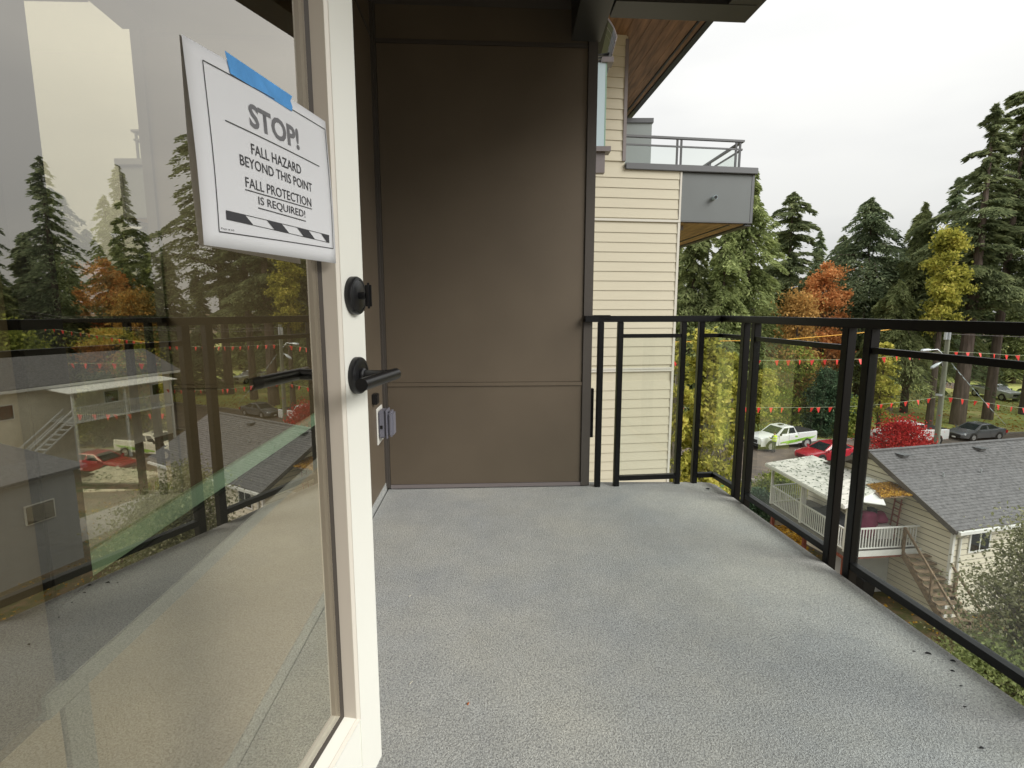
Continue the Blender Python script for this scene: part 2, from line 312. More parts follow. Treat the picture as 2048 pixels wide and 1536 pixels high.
MB().add([(64.5, 50, ZS+.012), (70.5, 50, ZS+.012), (70, 75, ZS+.012), (66, 100, ZS+.012), (40, 135, ZS+.012), (34, 131, ZS+.012), (60, 98, ZS+.012), (63.8, 74, ZS+.012)], [(0, 1, 2, 7), (7, 2, 3, 6), (6, 3, 4, 5)]).build('upper_road', M['upper_asphalt'], kind='structure')

MB().prism([(27.5, -30), (33, -30), (31.5, 32), (28.5, 33)], ZY+.01, ZY+.05).build('driveway', M['concrete'], kind='structure')
# ------------------------------------------------------------------ balcony floor
DL, DRn, DRf = -.79, 1.46, 1.313
def wallx(y): return -.79+.0524*(3.16-y)
deckpoly = [(wallx(-2.3), -2.3), (1.75, -2.3), (1.46, 1.343), (1.318, 3.24), (1.295, 3.285), (1.24, 3.30), (-.1, 3.30), (-.1, 3.62), (-.80, 3.62)]
db = MB(); db.prism([(x, y) for x, y in deckpoly], -.24, 0); dk = db.build('balcony_floor', M['deck'], kind='structure')
# vinyl upturn along the wall foot
B2 = V(-.0523, .9986, 0); B1 = V(.9986, .0523, 0)      # building frame: along the wall, away from the wall
WO = V(-.79, 3.16, 0)                                   # foot of the inner corner
def wp(s, t, z=0): return WO+B2*s+B1*t+V(0, 0, z)      # s along wall (negative = nearer), t out from wall
UZ = V(0, 0, 1)
MB().fbox(WO, B2, B1, UZ, (-4.7, -.02, -.05), (0, .004, .050)).build('floor_upturn', M['deck'], kind='structure')

# ------------------------------------------------------------------ own building
bld = thing('apartment_building', (WO.x-.5, WO.y, -11), 'taupe panelled apartment building wall around the balcony, dark beams overhead', 'building')
def wbox(name, m, s0, s1, t0, t1, z0, z1, parent=bld, bevel=0, label=None): return MB().fbox(WO, B2, B1, UZ, (s0, t0, z0), (s1, t1, z1)).build(name, m, parent, bevel=bevel, label=label)
WY0, WY1 = -2.474, -1.0     # window extent along wall (s)
# wall panels on the side wall
ZT = 2.80
wbox('wall_panel', M['taupe'], -.98, -.03, -.02, 0, .05, 2.62)
wbox('wall_panel', M['taupe'], -.98, -.03, -.02, 0, 2.64, ZT+.3)
wbox('wall_panel', M['lit_taupe_panel'], WY0+.050, WY1+.0, -.02, 0, .05, .545, label='taupe panel below the window, coloured lighter to look lit')
wbox('wall_panel', M['taupe'], WY0-.02, WY1, -.02, 0, 2.42, ZT+.3)
wbox('wall_panel', M['taupe'], -2.95, WY0-.003, -.02, 0, .56, ZT+.3)
wbox('wall_panel', M['lit_taupe_panel'], -2.95, WY0-.003, -.02, 0, .05, .545)
wbox('wall_panel', M['taupe'], -5.6, -4.0, -.02, 0, .05, ZT+.3)
wbox('reveal_trim', M['trim_brown'], -.98, -.03, -.02, .004, 2.622, 2.638)
wbox('corner_trim', M['trim_brown'], -.028, .0, -.02, .012, .03, ZT+.3)
wbox('joint_trim', M['sill_grey'], WY0, WY0+.046, -.02, .006, .05, .545)
# core walls behind the cladding, with openings for window and door
core = MB()
for a in [(-5.6, -.13, -3.9, -.021, -11, 3.3), (-2.97, -.13, WY0, -.021, -.3, 3.3), (WY1, -.13, .3, -.021, -.3, 3.3), (WY0, -.13, WY1, -.021, -.3, .55), (WY0, -.13, WY1, -.021, 2.42, 3.3), (-3.9, -.13, -2.97, -.021, 2.3, 3.3), (-3.9, -.13, .3, -.021, -11, -.31)]:
    core.fbox(WO, B2, B1, UZ, (a[0], a[1], a[4]), (a[2], a[3], a[5]))
core.build('wall_core', M['taupe'], bld)
# dim room behind the window
rm = MB(); rm.fbox(WO, B2, B1, UZ, (-6, -4.2, -.05), (.2, -4.1, 2.7)); rm.fbox(WO, B2, B1, UZ, (-6.1, -4.1, -.05), (-6, -.131, 2.7)); rm.fbox(WO, B2, B1, UZ, (.2, -4.1, -.05), (.3, -.131, 2.7)); rm.fbox(WO, B2, B1, UZ, (-6, -4.1, 2.6), (.2, -.131, 2.7))
rm.build('room_wall', M['interior_wall'], bld)
MB().fbox(WO, B2, B1, UZ, (-6, -4.1, -.1), (.2, -.131, -.06)).build('room_floor', M['interior_floor'], bld)
# window
win = MB().fbox(WO, B2, B1, UZ, (WY0, -.10, .585), (WY1, .012, .70)).build('window', M['black_frame'], bld, bevel=.003, label='dark framed window with green glass film along its bottom edge')
for a in [(WY0, WY0+.075, .70, 2.36), (WY1-.07, WY1, .70, 2.36), (WY0, WY1, 2.36, 2.42)]:
    MB().fbox(WO, B2, B1, UZ, (a[0], -.10, a[2]+.001), (a[1], .012, a[3])).build('frame', M['black_frame'], win, bevel=.003)
MB().fbox(WO, B2, B1, UZ, (WY0+.075, -.022, .701), (WY1-.07, -.006, 2.359)).build('pane', M['glass_win'], win)
MB().fbox(WO, B2, B1, UZ, (WY0+.075, -.0055, .702), (WY1-.07, .001, .74)).build('glass_film', M['edge_green'], win)
MB().fbox(WO, B2, B1, UZ, (WY0-.03, -.02, .546), (WY1+.02, .009, .584)).build('sill', M['sill_grey'], win, bevel=.003)
# front box column (store) facing the camera
CW = 1.285
def cbox(name, m, t0, t1, z0, z1, d0=-.0, d1=.02, **k): return MB().fbox(WO, B1, B2, UZ, (t0, d0, z0), (t1, d1, z1)).build(name, m, bld, **k)
cbox('wall_panel', M['taupe'], .028, CW-.058, .03, .652)
cbox('wall_panel', M['taupe'], .028, CW-.058, .678, 2.600)
cbox('wall_panel', M['taupe'], .028, CW-.058, 2.626, 3.15)
cbox('reveal_trim', M['taupe'], .028, CW-.058, .654, .676, -.006, .018)
cbox('reveal_trim', M['trim_brown'], .028, CW-.058, 2.602, 2.624, -.004, .018)
cbox('corner_trim', M['trim_brown'], .0, .026, .012, 3.15, -.012, .018)
cbox('corner_trim', M['trim_brown'], CW-.056, CW, .004, 3.15, -.010, .04, bevel=.002)
cbox('base_flashing', M['mauve_trim'], .028, CW-.056, .006, .028, -.008, .018)
MB().fbox(WO, B1, B2, UZ, (.002, .021, .003), (CW-.004, .50, 3.15)).build('wall_core', M['trim_brown'], bld)
# ceiling, beams
zc = 2.60
bm_ = MB(); 
cornerX, cornerY = 1.215, 2.955
beam1 = MB().hexa([(.505, 2.76, zc), (cornerX-.012, 2.80, zc), (cornerX, cornerY, zc), (.500, 2.905, zc), (.505, 2.76, zc+.42), (cornerX-.012, 2.80, zc+.42), (cornerX, cornerY, zc+.42), (.500, 2.905, zc+.42)]).build('beam', M['dark_metal'], bld)
dv = V(.0785, -.9969, 0)
P0 = V(cornerX, cornerY, zc); 
MB().hexa([P0+V(-.155, -.16, .002), P0+V(0.001, -.002, .002), P0+dv*5.5+V(0, 0, .002), P0+dv*5.5+V(-.155, 0, .002), P0+V(-.155, -.16, .421), P0+V(0.001, -.002, .421), P0+dv*5.5+V(0, 0, .421), P0+dv*5.5+V(-.155, 0, .421)]).build('beam', M['dark_metal'], bld)
MB().hexa([(.33, 3.145, zc+.003), (.36, -2.3, zc+.003), (.52, -2.3, zc+.003), (.493, 3.155, zc+.003), (.33, 3.145, zc+.42), (.36, -2.3, zc+.42), (.52, -2.3, zc+.42), (.493, 3.155, zc+.42)]).build('beam', M['dark_metal'], bld)
k = 0; x = .52
while x < 1.50:
    MB().box((x, -2.6, 2.71), (min(x+.096, 1.52), 2.78 if x < 1.05 else 2.78-(x-1.05)*9, 2.73)).build('soffit_plank', M['soffit_wood'], bld); x += .10
MB().fbox(WO, B2, B1, UZ, (-5.8, -.2, 2.801), (.01, 1.2, 2.84)).build('ceiling_board', M['trim_brown'], bld)
MB().prism([(-.9, -2.7), (1.62, -2.7), (1.20, 2.94), (.3, 3.6), (-.9, 3.6)], 3.03, 3.25).build('upper_slab', M['dark_metal'], bld)
MB().box((-.50, -2.55, .003), (.80, -2.30, 3.02)).build('unseen_shade_wall', M['taupe'], bld)  # unseen wall behind the camera, added with the longer ceiling to shade the panel
# outlet with bubble cover on the side wall
oc = MB().fbox(WO, B2, B1, UZ, (-.235, .0, .345), (-.085, .008, .56)).build('outlet_plate', M['white_plastic'], bld, bevel=.003, label='white outlet plate with grey bubble cover')
MB().fbox(WO, B2, B1, UZ, (-.225, .009, .385), (-.125, .050, .545)).build('cover', M['plastic'], oc, bevel=.008)
MB().fbox(WO, B2, B1, UZ, (-.230, .051, .38), (-.120, .060, .55)).build('flange', M['plastic'], oc, bevel=.004)
MB().fbox(WO, B2, B1, UZ, (-.222, .061, .39), (-.128, .095, .54)).build('cover', M['plastic'], oc, bevel=.012)
MB().fbox(WO, B2, B1, UZ, (-.2265, .020, .44), (-.2255, .034, .46)).build('latch', M['black_hw'], oc)
# hose bib / bracket on wall behind the lever
MB().fbox(WO, B2, B1, UZ, (-.33, .0, .60), (-.27, .03, .66)).build('wall_bracket', M['black_hw'], bld, bevel=.004)

# ------------------------------------------------------------------ the open door
DA = R(8.4); U = V(math.sin(DA), math.cos(DA), 0); Nn = V(U.y, -U.x, 0)      # along leaf (towards free edge), face normal towards camera
DP = V(-.2576, .92, 0); DZ0, DZ1 = .245, 2.30; DW = .86
door = thing('glass_door', (DP.x, DP.y, DZ0), 'white framed glass balcony door standing open with black lever', 'door')
def dbx(name, m, s0, s1, n0, n1, z0, z1, parent=door, **k):   # s measured from free edge back to hinge, n out of the face
    return MB().fbox(DP, -U, Nn, UZ, (s0, n0, z0), (s1, n1, z1)).build(name, m, parent, **k)
ST, BR_ = .0861, .398
dbx('stile', M['door_white'], 0, ST, -.044, 0, DZ0, DZ1, bevel=.0015)
dbx('stile', M['door_white'], DW-.09, DW, -.044, 0, DZ0, DZ1, bevel=.0015)
dbx('bottom_rail', M['door_white'], ST, DW-.09, -.044, -.0005, DZ0+.0005, BR_-.001, bevel=.001)
dbx('top_rail', M['door_white'], ST, DW-.09, -.044, -.0005, DZ1-.12, DZ1-.001, bevel=.001)
gs1 = DW-.09
# glazing bead: raised lip then sloped recess, on free stile and bottom
def bead(path, name, m):
    return path.build(name, m, door)
def vbead(s0, n0, s1, n1, m, name, z0=BR_, z1=DZ1-.12):
    b = MB(); g = lambda s, n, z: DP-U*s+Nn*n+UZ*z
    b.hexa([g(s0, n0-.004, z0+(s0-ST)), g(s0, n0, z0+(s0-ST)), g(s1, n1, z0+(s1-ST)), g(s1, n1-.004, z0+(s1-ST)), g(s0, n0-.004, z1), g(s0, n0, z1), g(s1, n1, z1), g(s1, n1-.004, z1)]); return b.build(name, m, door)
def hbead(z0, n0, z1, n1, m, name):
    b = MB(); g = lambda s, n, z: DP-U*s+Nn*n+UZ*z
    a0, a1 = ST+(z0-BR_), ST+(z1-BR_)
    b.hexa([g(a0, n0-.004, z0), g(a0, n0, z0), g(gs1, n0, z0), g(gs1, n0-.004, z0), g(a1, n1-.004, z1), g(a1, n1, z1), g(gs1, n1, z1), g(gs1, n1-.004, z1)]); return b.build(name, m, door)
vbead(ST, .0015, ST+.006, .0035, M['bead_light'], 'glazing_bead'); vbead(ST+.006, .003, ST+.011, -.001, M['bead_light'], 'glazing_bead'); vbead(ST+.011, -.002, ST+.016, -.023, M['bead'], 'glazing_bead')
hbead(BR_, .0015, BR_+.006, .0035, M['door_white'], 'glazing_bead'); hbead(BR_+.006, .003, BR_+.011, -.001, M['bead_light'], 'glazing_bead'); hbead(BR_+.011, -.002, BR_+.016, -.023, M['door_white'], 'glazing_bead')
vbead(ST+.016, -.0215, ST+.024, -.0245, M['gasket'], 'gasket'); hbead(BR_+.016, -.0215, BR_+.024, -.0245, M['gasket'], 'gasket')
dbx('spacer', M['spacer'], ST+.024, ST+.033, -.036, -.028, BR_+.02, DZ1-.12); dbx('spacer', M['spacer'], ST+.034, gs1, -.036, -.028, BR_+.024, BR_+.033)
dbx('glass_pane', M['glass_door'], ST+.015, gs1+.005, -.038, -.0245, BR_+.012, DZ1-.115)
# hardware
zl, zd, sh = 1.010, 1.143, .044
def hp(s, n, z): return DP-U*s+Nn*n+UZ*z
lev = MB().lathe(hp(sh, .0005, zl), Nn, [(.0315, 0), (.0315, .007), (.030, .0095), (.0245, .0105), (.0245, .010)], 40).build('lever_handle', M['black_hw'], door, smooth=True)
MB().lathe(hp(sh, .011, zl), Nn, [(.0125, 0), (.0125, .004), (.0095, .006), (.0095, .040)], 24).build('stem', M['black_hw'], lev, smooth=True)
MB().tube([hp(.012, .058, zl), hp(.151, .058, zl)], .0098, 24).build('grip', M['black_hw'], lev, smooth=True)
MB().tube([hp(sh, .045, zl), hp(.030, .056, zl)], .0096, 20).build('neck', M['black_hw'], lev, smooth=True)
dbt = MB().lathe(hp(sh, .0005, zd), Nn, [(.0315, 0), (.0315, .008), (.0295, .011), (.026, .0115), (.0255, .0105), (.024, .0112)], 40).build('deadbolt', M['black_hw'], door, smooth=True)
MB().lathe(hp(sh, .0115, zd), Nn, [(.006, 0), (.006, .012)], 16).build('stem', M['black_hw'], dbt, smooth=True)
MB().fbox(hp(sh, 0, zd), -U, Nn, UZ, (-.004, .022, -.021), (.004, .033, .021)).build('thumb_turn', M['black_hw'], dbt, bevel=.0035)
le = MB().lathe(hp(sh, -.0445, zl), -Nn, [(.0315, 0), (.0315, .007), (.030, .0095)], 32).build('lever_handle', M['black_hw'], door, smooth=True, label='outside lever seen through the glass')
MB().lathe(hp(sh, -.054, zl), -Nn, [(.0095, 0), (.0095, .05)], 20).build('stem', M['black_hw'], le, smooth=True)
MB().tube([hp(.035, -.106, zl), hp(.175, -.106, zl)], .0098, 24).build('grip', M['black_hw'], le, smooth=True)
for zz in (.45, 1.2, 2.05): MB().tube([hp(DW+.008, .004, zz-.05), hp(DW+.008, .004, zz+.05)], .007, 12).build('hinge', M['black_hw'], door)

# ------------------------------------------------------------------ paper notice taped to the door
pc = [on_plane(x, y, (DP-Nn*o_)[:2], (U.x, U.y)) for x, y, o_ in ((408, 490, .0215), (672, 527, -.0045), (652, 243, -.0045), (365, 68, .0220))]   # BL BR TR TL
notice = thing('paper_notice', pc[0], 'white printed STOP fall hazard notice taped to the door glass', 'notice')
def pq(a, b, n=0.0):   # paper coords in inches (0..11, 0..8.5) -> world, gentle bow
    s, t = a/11, b/8.5
    p = (pc[0]*(1-s)+pc[1]*s)*(1-t)+(pc[3]*(1-s)+pc[2]*s)*t
    return p+Nn*(n+.004*math.sin(PI*s)*(.4+.6*t)+.0015*math.sin(PI*t*1.3))
pm = MB(); GN = 14
for j in range(GN+1):
    for i in range(GN+1): pm.v.append(tuple(pq(11*i/GN, 8.5*j/GN)))
pm.f = [(j*(GN+1)+i, j*(GN+1)+i+1, (j+1)*(GN+1)+i+1, (j+1)*(GN+1)+i) for j in range(GN) for i in range(GN)]
n0 = len(pm.v)
po = pm.build('sheet', M['paper'], notice, smooth=True)
sol = po.modifiers.new('thickness', 'SOLIDIFY'); sol.thickness = .0002
def pline(a, b, wd, mt=M['ink'], name='printed_line', nseg=12):
    (x0, y0), (x1, y1) = a, b; d = math.hypot(x1-x0, y1-y0); nx_, ny_ = -(y1-y0)/d*wd/2, (x1-x0)/d*wd/2; q = MB()
    for i in range(nseg+1):
        s = i/nseg; cx, cy = x0+(x1-x0)*s, y0+(y1-y0)*s; q.v += [tuple(pq(cx+nx_, cy+ny_, .0006)), tuple(pq(cx-nx_, cy-ny_, .0006))]
    q.f = [(2*i, 2*i+1, 2*i+3, 2*i+2) for i in range(nseg)]
    return q.build(name, mt, notice)
def ptext(txt, x0, y0, x1, h, mt, bold=0.0, y1=None):
    cu = bpy.data.curves.new('printed_text', 'FONT'); cu.body = txt; cu.size = 1; cu.offset = bold; cu.resolution_u = 3
    ob = bpy.data.objects.new('t', cu); C.objects.link(ob); bpy.context.view_layer.update()
    me = bpy.data.meshes.new_from_object(ob.evaluated_get(bpy.context.evaluated_depsgraph_get())); bpy.data.objects.remove(ob)
    xs_ = [v.co.x for v in me.vertices]; ys_ = [v.co.y for v in me.vertices]; ax, bx = min(xs_), max(xs_); ay, by = min(ys_), max(ys_)
    if y1 is None: y1 = y0
    for v in me.vertices:
        s = (v.co.x-ax)/(bx-ax); t = (v.co.y-ay)/(by-ay); p = pq(x0+(x1-x0)*s, y0+(y1-y0)*s+h*t, .0006); v.co = p-ORG[notice]
    me.materials.append(mt); o = bpy.data.objects.new('printed_text', me); C.objects.link(o); o.parent = notice; ORG[o] = ORG[notice]; return o
for a, b in (((1.0, 7.9), (10.85, 8.0)), ((10.85, 8.0), (10.7, .9)), ((10.7, .9), (.95, .69)), ((.95, .69), (1.0, 7.9))): pline(a, b, .05)
pline((1.96, 5.75), (9.72, 5.59), .055)
ptext('STOP!', 3.65, 5.98, 7.75, 1.13, M['ink_light'], .03, 5.95)
ptext('FALL HAZARD', 3.55, 4.70, 7.68, .50, M['ink'], .008, 4.66)
ptext('BEYOND THIS POINT', 2.67, 3.99, 8.68, .49, M['ink'], .008, 3.90)
ptext('FALL PROTECTION', 2.92, 3.03, 8.48, .48, M['ink'], .006, 3.03); pline((2.86, 2.90), (8.5, 2.93), .05)
ptext('IS REQUIRED!', 3.77, 2.30, 7.78, .46, M['ink'], .006, 2.26); pline((3.7, 2.19), (7.8, 2.14), .05)
ptext('Page # 63', 1.08, .80, 1.9, .10, M['ink'])
pline((1.47, 1.70), (10.26, 1.66), .03); pline((1.47, 1.31), (10.24, 1.21), .03); pline((1.47, 1.71), (1.47, 1.30), .03, nseg=1); pline((10.26, 1.67), (10.24, 1.2), .03, nseg=1)
for x0, x1, q in ((1.47, 2.7, 0), (4.3, 5.8, .95), (6.9, 8.3, .95), (9.35, 10.26, .7)):
    b_ = MB(); ty = 1.70-.004*x0; by_ = 1.31-.01*(x0-1.4)
    if q == 0: P4 = [(x0, by_), (x1+.55, by_), (x1, ty), (x0, ty)]
    elif x1 > 10: P4 = [(x0+.6, by_), (x1, by_-.04), (x1, ty-.02), (x0, ty)]
    else: P4 = [(x0+.6, by_), (x1+.35, by_-.02), (x1-.3, ty), (x0, ty)]
    b_.add([pq(x, y, .0007) for x, y in P4], [(0, 1, 2, 3)]); b_.build('hazard_stripe', M['ink'], notice)
tq = [(2.62, 7.97), (7.27, 7.85), (7.36, 8.1), (7.2, 8.35), (7.43, 8.66), (2.39, 8.84)]
tp = MB(); tp.slab([pq(x, y, .0010) for x, y in tq], Nn*.0003)
to = tp.build('masking_tape', M['tape'], loc=pq(5, 8.4)); settag(to, 'blue strip of masking tape across the top edge of the paper notice', 'tape')

# ------------------------------------------------------------------ balcony railing
RZ = 1.072
RA = V(1.331, 3.306, 0); rd = V(.0850, -.9964, 0).normalized(); RB = RA+rd*5.2     # side run (towards camera)
RE = V(.44, 3.205, 0); re = (RE-RA).normalized()                                    # end run (towards the column)
rail = thing('balcony_railing', (RA.x, RA.y, -.2), 'black metal balcony railing with clear glass panels and double posts', 'railing')
up = V(0, 0, 1)
def rbeam(name, p, q, wd, z0, z1, m=M['black_rail'], bevel=.003):
    d = (q-p).normalized(); n = V(-d.y, d.x, 0)
    return MB().fbox(p, d, n, UZ, (0, -wd/2, z0), ((q-p).length, wd/2, z1)).build(name, m, rail, bevel=bevel)
rbeam('top_rail', RA-rd*.02, RB, .052, RZ-.026, RZ+.012); rbeam('top_rail', RE, RA+V(.02, .0, 0), .050, RZ-.0265, RZ+.0115)
def rpost(p, d, sz=.040, dz=-.16):
    n = V(-d.y, d.x, 0); MB().fbox(p, d, n, UZ, (-sz/2, -sz/2, dz), (sz/2, sz/2, RZ-.026)).build('post', M['black_rail'], rail, bevel=.003)
def side_s(Y): return (RA.y-Y)/-rd.y
# side posts: pairs at C/D and A/B, next pair nearer
sideposts = [3.035, 2.925, 2.21, 2.085, 1.25, 1.12, .30, .17, -.70, -.83]
for Y in sideposts: rpost(RA+rd*side_s(Y), rd)
endposts = [.545, .668, 1.072, 1.188]
for X in endposts: rpost(RA+re*((RA.x-X)/-re.x), re, .034)
def panel(path):
    for z0, z1, wd in ((.948, .972, .028), (.036, .066, .034)):
        for i in range(len(path)-1): rbeam('mid_rail' if z0 > .5 else 'bottom_rail', path[i], path[i+1], wd, z0, z1, bevel=.002)
    for i in range(len(path)-1): rbeam('glass_pane', path[i], path[i+1], .006, .067, .947, M['glass_rail'], 0)
S = lambda Y: RA+rd*side_s(Y)
E_ = lambda X: RA+re*((RA.x-X)/-re.x)
hw = .021
panel([S(2.925-hw), S(2.21+hw)]); panel([S(2.085-hw), S(1.25+hw)]); panel([S(1.12-hw), S(.30+hw)]); panel([S(.17-hw), S(-.70+hw)])
panel([E_(1.188+.018), RA+V(-.012, -.004, 0), S(3.035+hw)]); panel([E_(.668+.018), E_(1.072-.018)])
# the small wall bracket of the rail end by the column
MB().box((.497, 3.19, 1.062), (.60, 3.25, 1.088)).build('wall_plate', M['black_rail'], rail, bevel=.002)
MB().box((.50, 3.30, .30), (.525, 3.34, .62)).build('wall_bracket', M['black_rail'], rail, bevel=.002)

# ------------------------------------------------------------------ debris on the floor
def blob(name, p, sx_, sy_, h_, m, label, cat, group=None, rz=0):
    b = MB(); n = 9; vs = []
    for r_, z_ in ((1, 0), (.85, .6), (.4, 1)):
        for k in range(n):
            a = 2*PI*k/n; j = 1+.25*math.sin(3*a+p[0]*30)+random.uniform(-.12, .12)
            x_, y_ = math.cos(a)*sx_*r_*j, math.sin(a)*sy_*r_*j; vs.append((p[0]+x_*math.cos(rz)-y_*math.sin(rz), p[1]+x_*math.sin(rz)+y_*math.cos(rz), .001+z_*h_))
    fs = [(i*n+k, i*n+(k+1) % n, (i+1)*n+(k+1) % n, (i+1)*n+k) for i in range(2) for k in range(n)]+[tuple(range(2*n, 3*n)), tuple(range(n))[::-1]]
    b.add(vs, fs); o = b.build(name, m, loc=(p[0], p[1], 0)); settag(o, label, cat, group)
G_ = 'dark crumbs near the open edge of the balcony floor'
for px, py, s, lab in ((1906, 1322, .008, 'largest black crumb, nearest the railing edge of the floor'), (1856, 1307, .009, 'long thin black crumb left of the largest crumb'), (1828, 1303, .004, 'tiny black crumb furthest left near the railing edge'),
                       (1905, 1342, .006, 'flat black crumb just below the largest crumb'), (1922, 1372, .004, 'small round black crumb on the floor below the largest'), (1416, 978, .012, 'dark crumb at the far outer corner of the floor'), (1930, 1414, .004, 'lowest tiny black crumb by the edge'), (1963, 1496, .006, 'dark sliver in the lower right of the floor')):
    q = on_z(px, py, 0); blob('crumb', q, s*1.05, s*.6, s*.4, M['black_dirt'], lab, 'debris', G_, random.uniform(-.4, .4))
q = on_z(936, 1408, 0); blob('dry_leaf_scrap', q, .006, .003, .002, M['leaf_dry'], 'tiny orange leaf scrap on the grey floor near the front', 'leaf', None, 1.2)
for px, py, lab in ((822, 1366, 'white sliver on the floor right of the door'), (957, 1046, 'pale speck on the floor below the taupe panel'), (820, 1192, 'pale thread end on the floor beside the door stile')):
    q = on_z(px, py, 0); blob('pale_fleck', q, .009, .0016, .0015, M['fleck'], lab, 'debris', None, 1.1)

# ------------------------------------------------------------------ neighbouring wing of the building
WA = R(8); W1 = V(math.cos(WA), math.sin(WA), 0); W2 = V(-math.sin(R(3.2)), math.cos(R(3.2)), 0); WC = V(2.945, 9.5, 0)
wing = thing('building_wing', (WC.x, WC.y, -11), 'cream sided wing of the apartment building with grey balcony box and wood soffits', 'building')
def wg(name, m, a, b, parent=wing, **k): return MB().fbox(WC, W1, -W2, UZ, a, b).build(name, m, parent, **k)     # x along the face, y towards the camera
SPX = .1655
bme = {}
def board(s0, s1, z0, z1, name='siding_board'):
    key = (round(s0, 3), round(s1, 3), round(z1-z0, 3))
    if key in bme:
        o = bpy.data.objects.new(name, bme[key]); C.objects.link(o); o.parent = wing; o.location = (0, 0, z0-ZB0[key]); ORG[o] = ORG[wing]; return o
    g = lambda s, y, z: WC+W1*s-W2*y+UZ*z
    b = MB().hexa([g(s0, .0, z0), g(s0, .020, z0), g(s1, .020, z0), g(s1, .0, z0), g(s0, .0, z1), g(s0, .008, z1), g(s1, .008, z1), g(s1, .0, z1)])
    o = b.build(name, M['siding'], wing); bme[key] = o.data; ZB0[key] = z0; return o
ZB0 = {}
z = 2.70
while z < 3.49: board(-3.4, -.03, z, z+SPX-.003); z += SPX
z = 2.618-SPX
while z > -2.9:
    if not (z < .085 and z+SPX > .0): board(-3.4, -.03, z, z+SPX-.003)
    z -= SPX
    if .085-SPX < z < .085: z = .005-SPX
z = 3.63
while z < 5.55: board(-3.4, -1.06, z, z+SPX-.003); z += SPX
lw = MB(); z = -10.8
while z < -3.0:
    g = lambda s, y, zz: WC+W1*s-W2*y+UZ*zz
    lw.hexa([g(-3.4, 0, z), g(-3.4, .02, z), g(-.03, .02, z), g(-.03, 0, z), g(-3.4, 0, z+.16), g(-3.4, .008, z+.16), g(-.03, .008, z+.16), g(-.03, 0, z+.16)]); z += SPX
lo_ = lw.build('lower_siding', M['siding'], wing, kind='stuff')
wg('wing_wall', M['siding'], (-3.4, -9, -11), (0, -.001, 3.5)); wg('upper_wall', M['siding'], (-3.4, -9, 3.505), (-1.03, -.001, 5.6))
wg('belly_band', M['siding_trim'], (-3.4, .001, .012), (.0, .030, .045)); wg('belly_band', M['siding_trim'], (-3.4, .001, .052), (.0, .024, .080))
wg('belly_band', M['siding_trim'], (-3.4, .001, 2.640), (.012, .034, 2.680))
wg('corner_trim', M['siding_trim'], (-.03, .001, -11), (.014, .026, 2.639)); wg('corner_trim', M['siding_trim'], (-.022, .001, 2.681), (.012, .026, 3.49))
wg('corner_trim', M['mauve_trim'], (-1.075, .001, 3.63), (-1.02, .03, 5.55))
# cantilevered balcony box with pipe
BXW = 1.385
wg('balcony_floor_box', M['grey_panel'], (.013, -5.4, 2.655), (BXW, -.03, 3.49), label='slate grey cantilevered balcony front')
wg('face_panel', M['grey_panel'], (.016, -.029, 2.68), (BXW-.055, .0, 3.485)); wg('edge_trim', M['grey_cap'], (BXW-.05, -.028, 2.66), (BXW, .004, 3.488)); wg('edge_trim', M['grey_cap'], (.016, -.028, 2.656), (BXW-.052, .006, 2.678))
wg('cap_flashing', M['grey_cap'], (-1.02, -5.45, 3.495), (BXW+.03, .06, 3.60), bevel=.008)
pp = WC+W1*.62+UZ*3.07; MB().tube([pp+W2*.02, pp-W2*.10], .036, 16).build('overflow_pipe', M['frost'], wing, smooth=True); MB().tube([pp-W2*.101, pp-W2*.104], .030, 16).build('pipe_mouth', M['black_hw'], wing)
for i in range(9):
    x0 = .03+i*.135; wg('soffit_plank', M['soffit_gold'], (x0, -5.3, 2.636), (x0+.130, -.05, 2.652))
wg('soffit_edge', M['dark_metal'], (BXW-.13, -5.38, 2.612), (BXW-.005, -.02, 2.6345)); wg('soffit_edge', M['dark_metal'], (.95, -5.3, 2.622), (.985, -.06, 2.6355))
wg('soffit_lamp', M['mauve_trim'], (.12, -.35, 2.56), (.19, -.28, 2.635))
# terrace railing on the box
def wt(s, y, z): return WC+W1*s-W2*y+UZ*z
RG = M['grey_cap']
def wbeam(n_, p, q, a, b): return MB().beam(p, q, a, b).build(n_, RG, tr)
tr = thing('terrace_railing', wt(-1, 0, 3.6), 'grey railing with glass panels on top of the grey balcony box', 'railing')
s_l, s_r = -1.0, 1.235; zt, zm = 4.125, 3.985
wbeam('top_rail', wt(s_l, -.25, zt), wt(s_r+.03, -.25, zt), .06, .035); wbeam('top_rail', wt(s_r, -.25, zt), wt(s_r, -5, zt), .06, .035)
wbeam('mid_rail', wt(s_l, -.25, zm), wt(s_r, -.25, zm), .03, .025); wbeam('mid_rail', wt(s_r, -.25, zm), wt(s_r, -5, zm), .03, .025)
for s_ in (s_l+.02, .0, .075, 1.12, 1.195): wbeam('post', wt(s_, -.25, 3.55), wt(s_, -.25, zt), .032, .032)
for y_ in (-1.6, -1.7, -3.2, -3.3, -4.8): wbeam('post', wt(s_r, y_, 3.55), wt(s_r, y_, zt), .032, .032)
for a, b in (((s_l+.04, -.25), (-.02, -.25)), ((.095, -.25), (1.10, -.25)), ((s_r, -.3), (s_r, -1.55)), ((s_r, -1.75), (s_r, -3.15))):
    MB().beam(wt(a[0], a[1], 3.78), wt(b[0], b[1], 3.78), .008, .40).build('glass_pane', M['glass_rail'], tr)
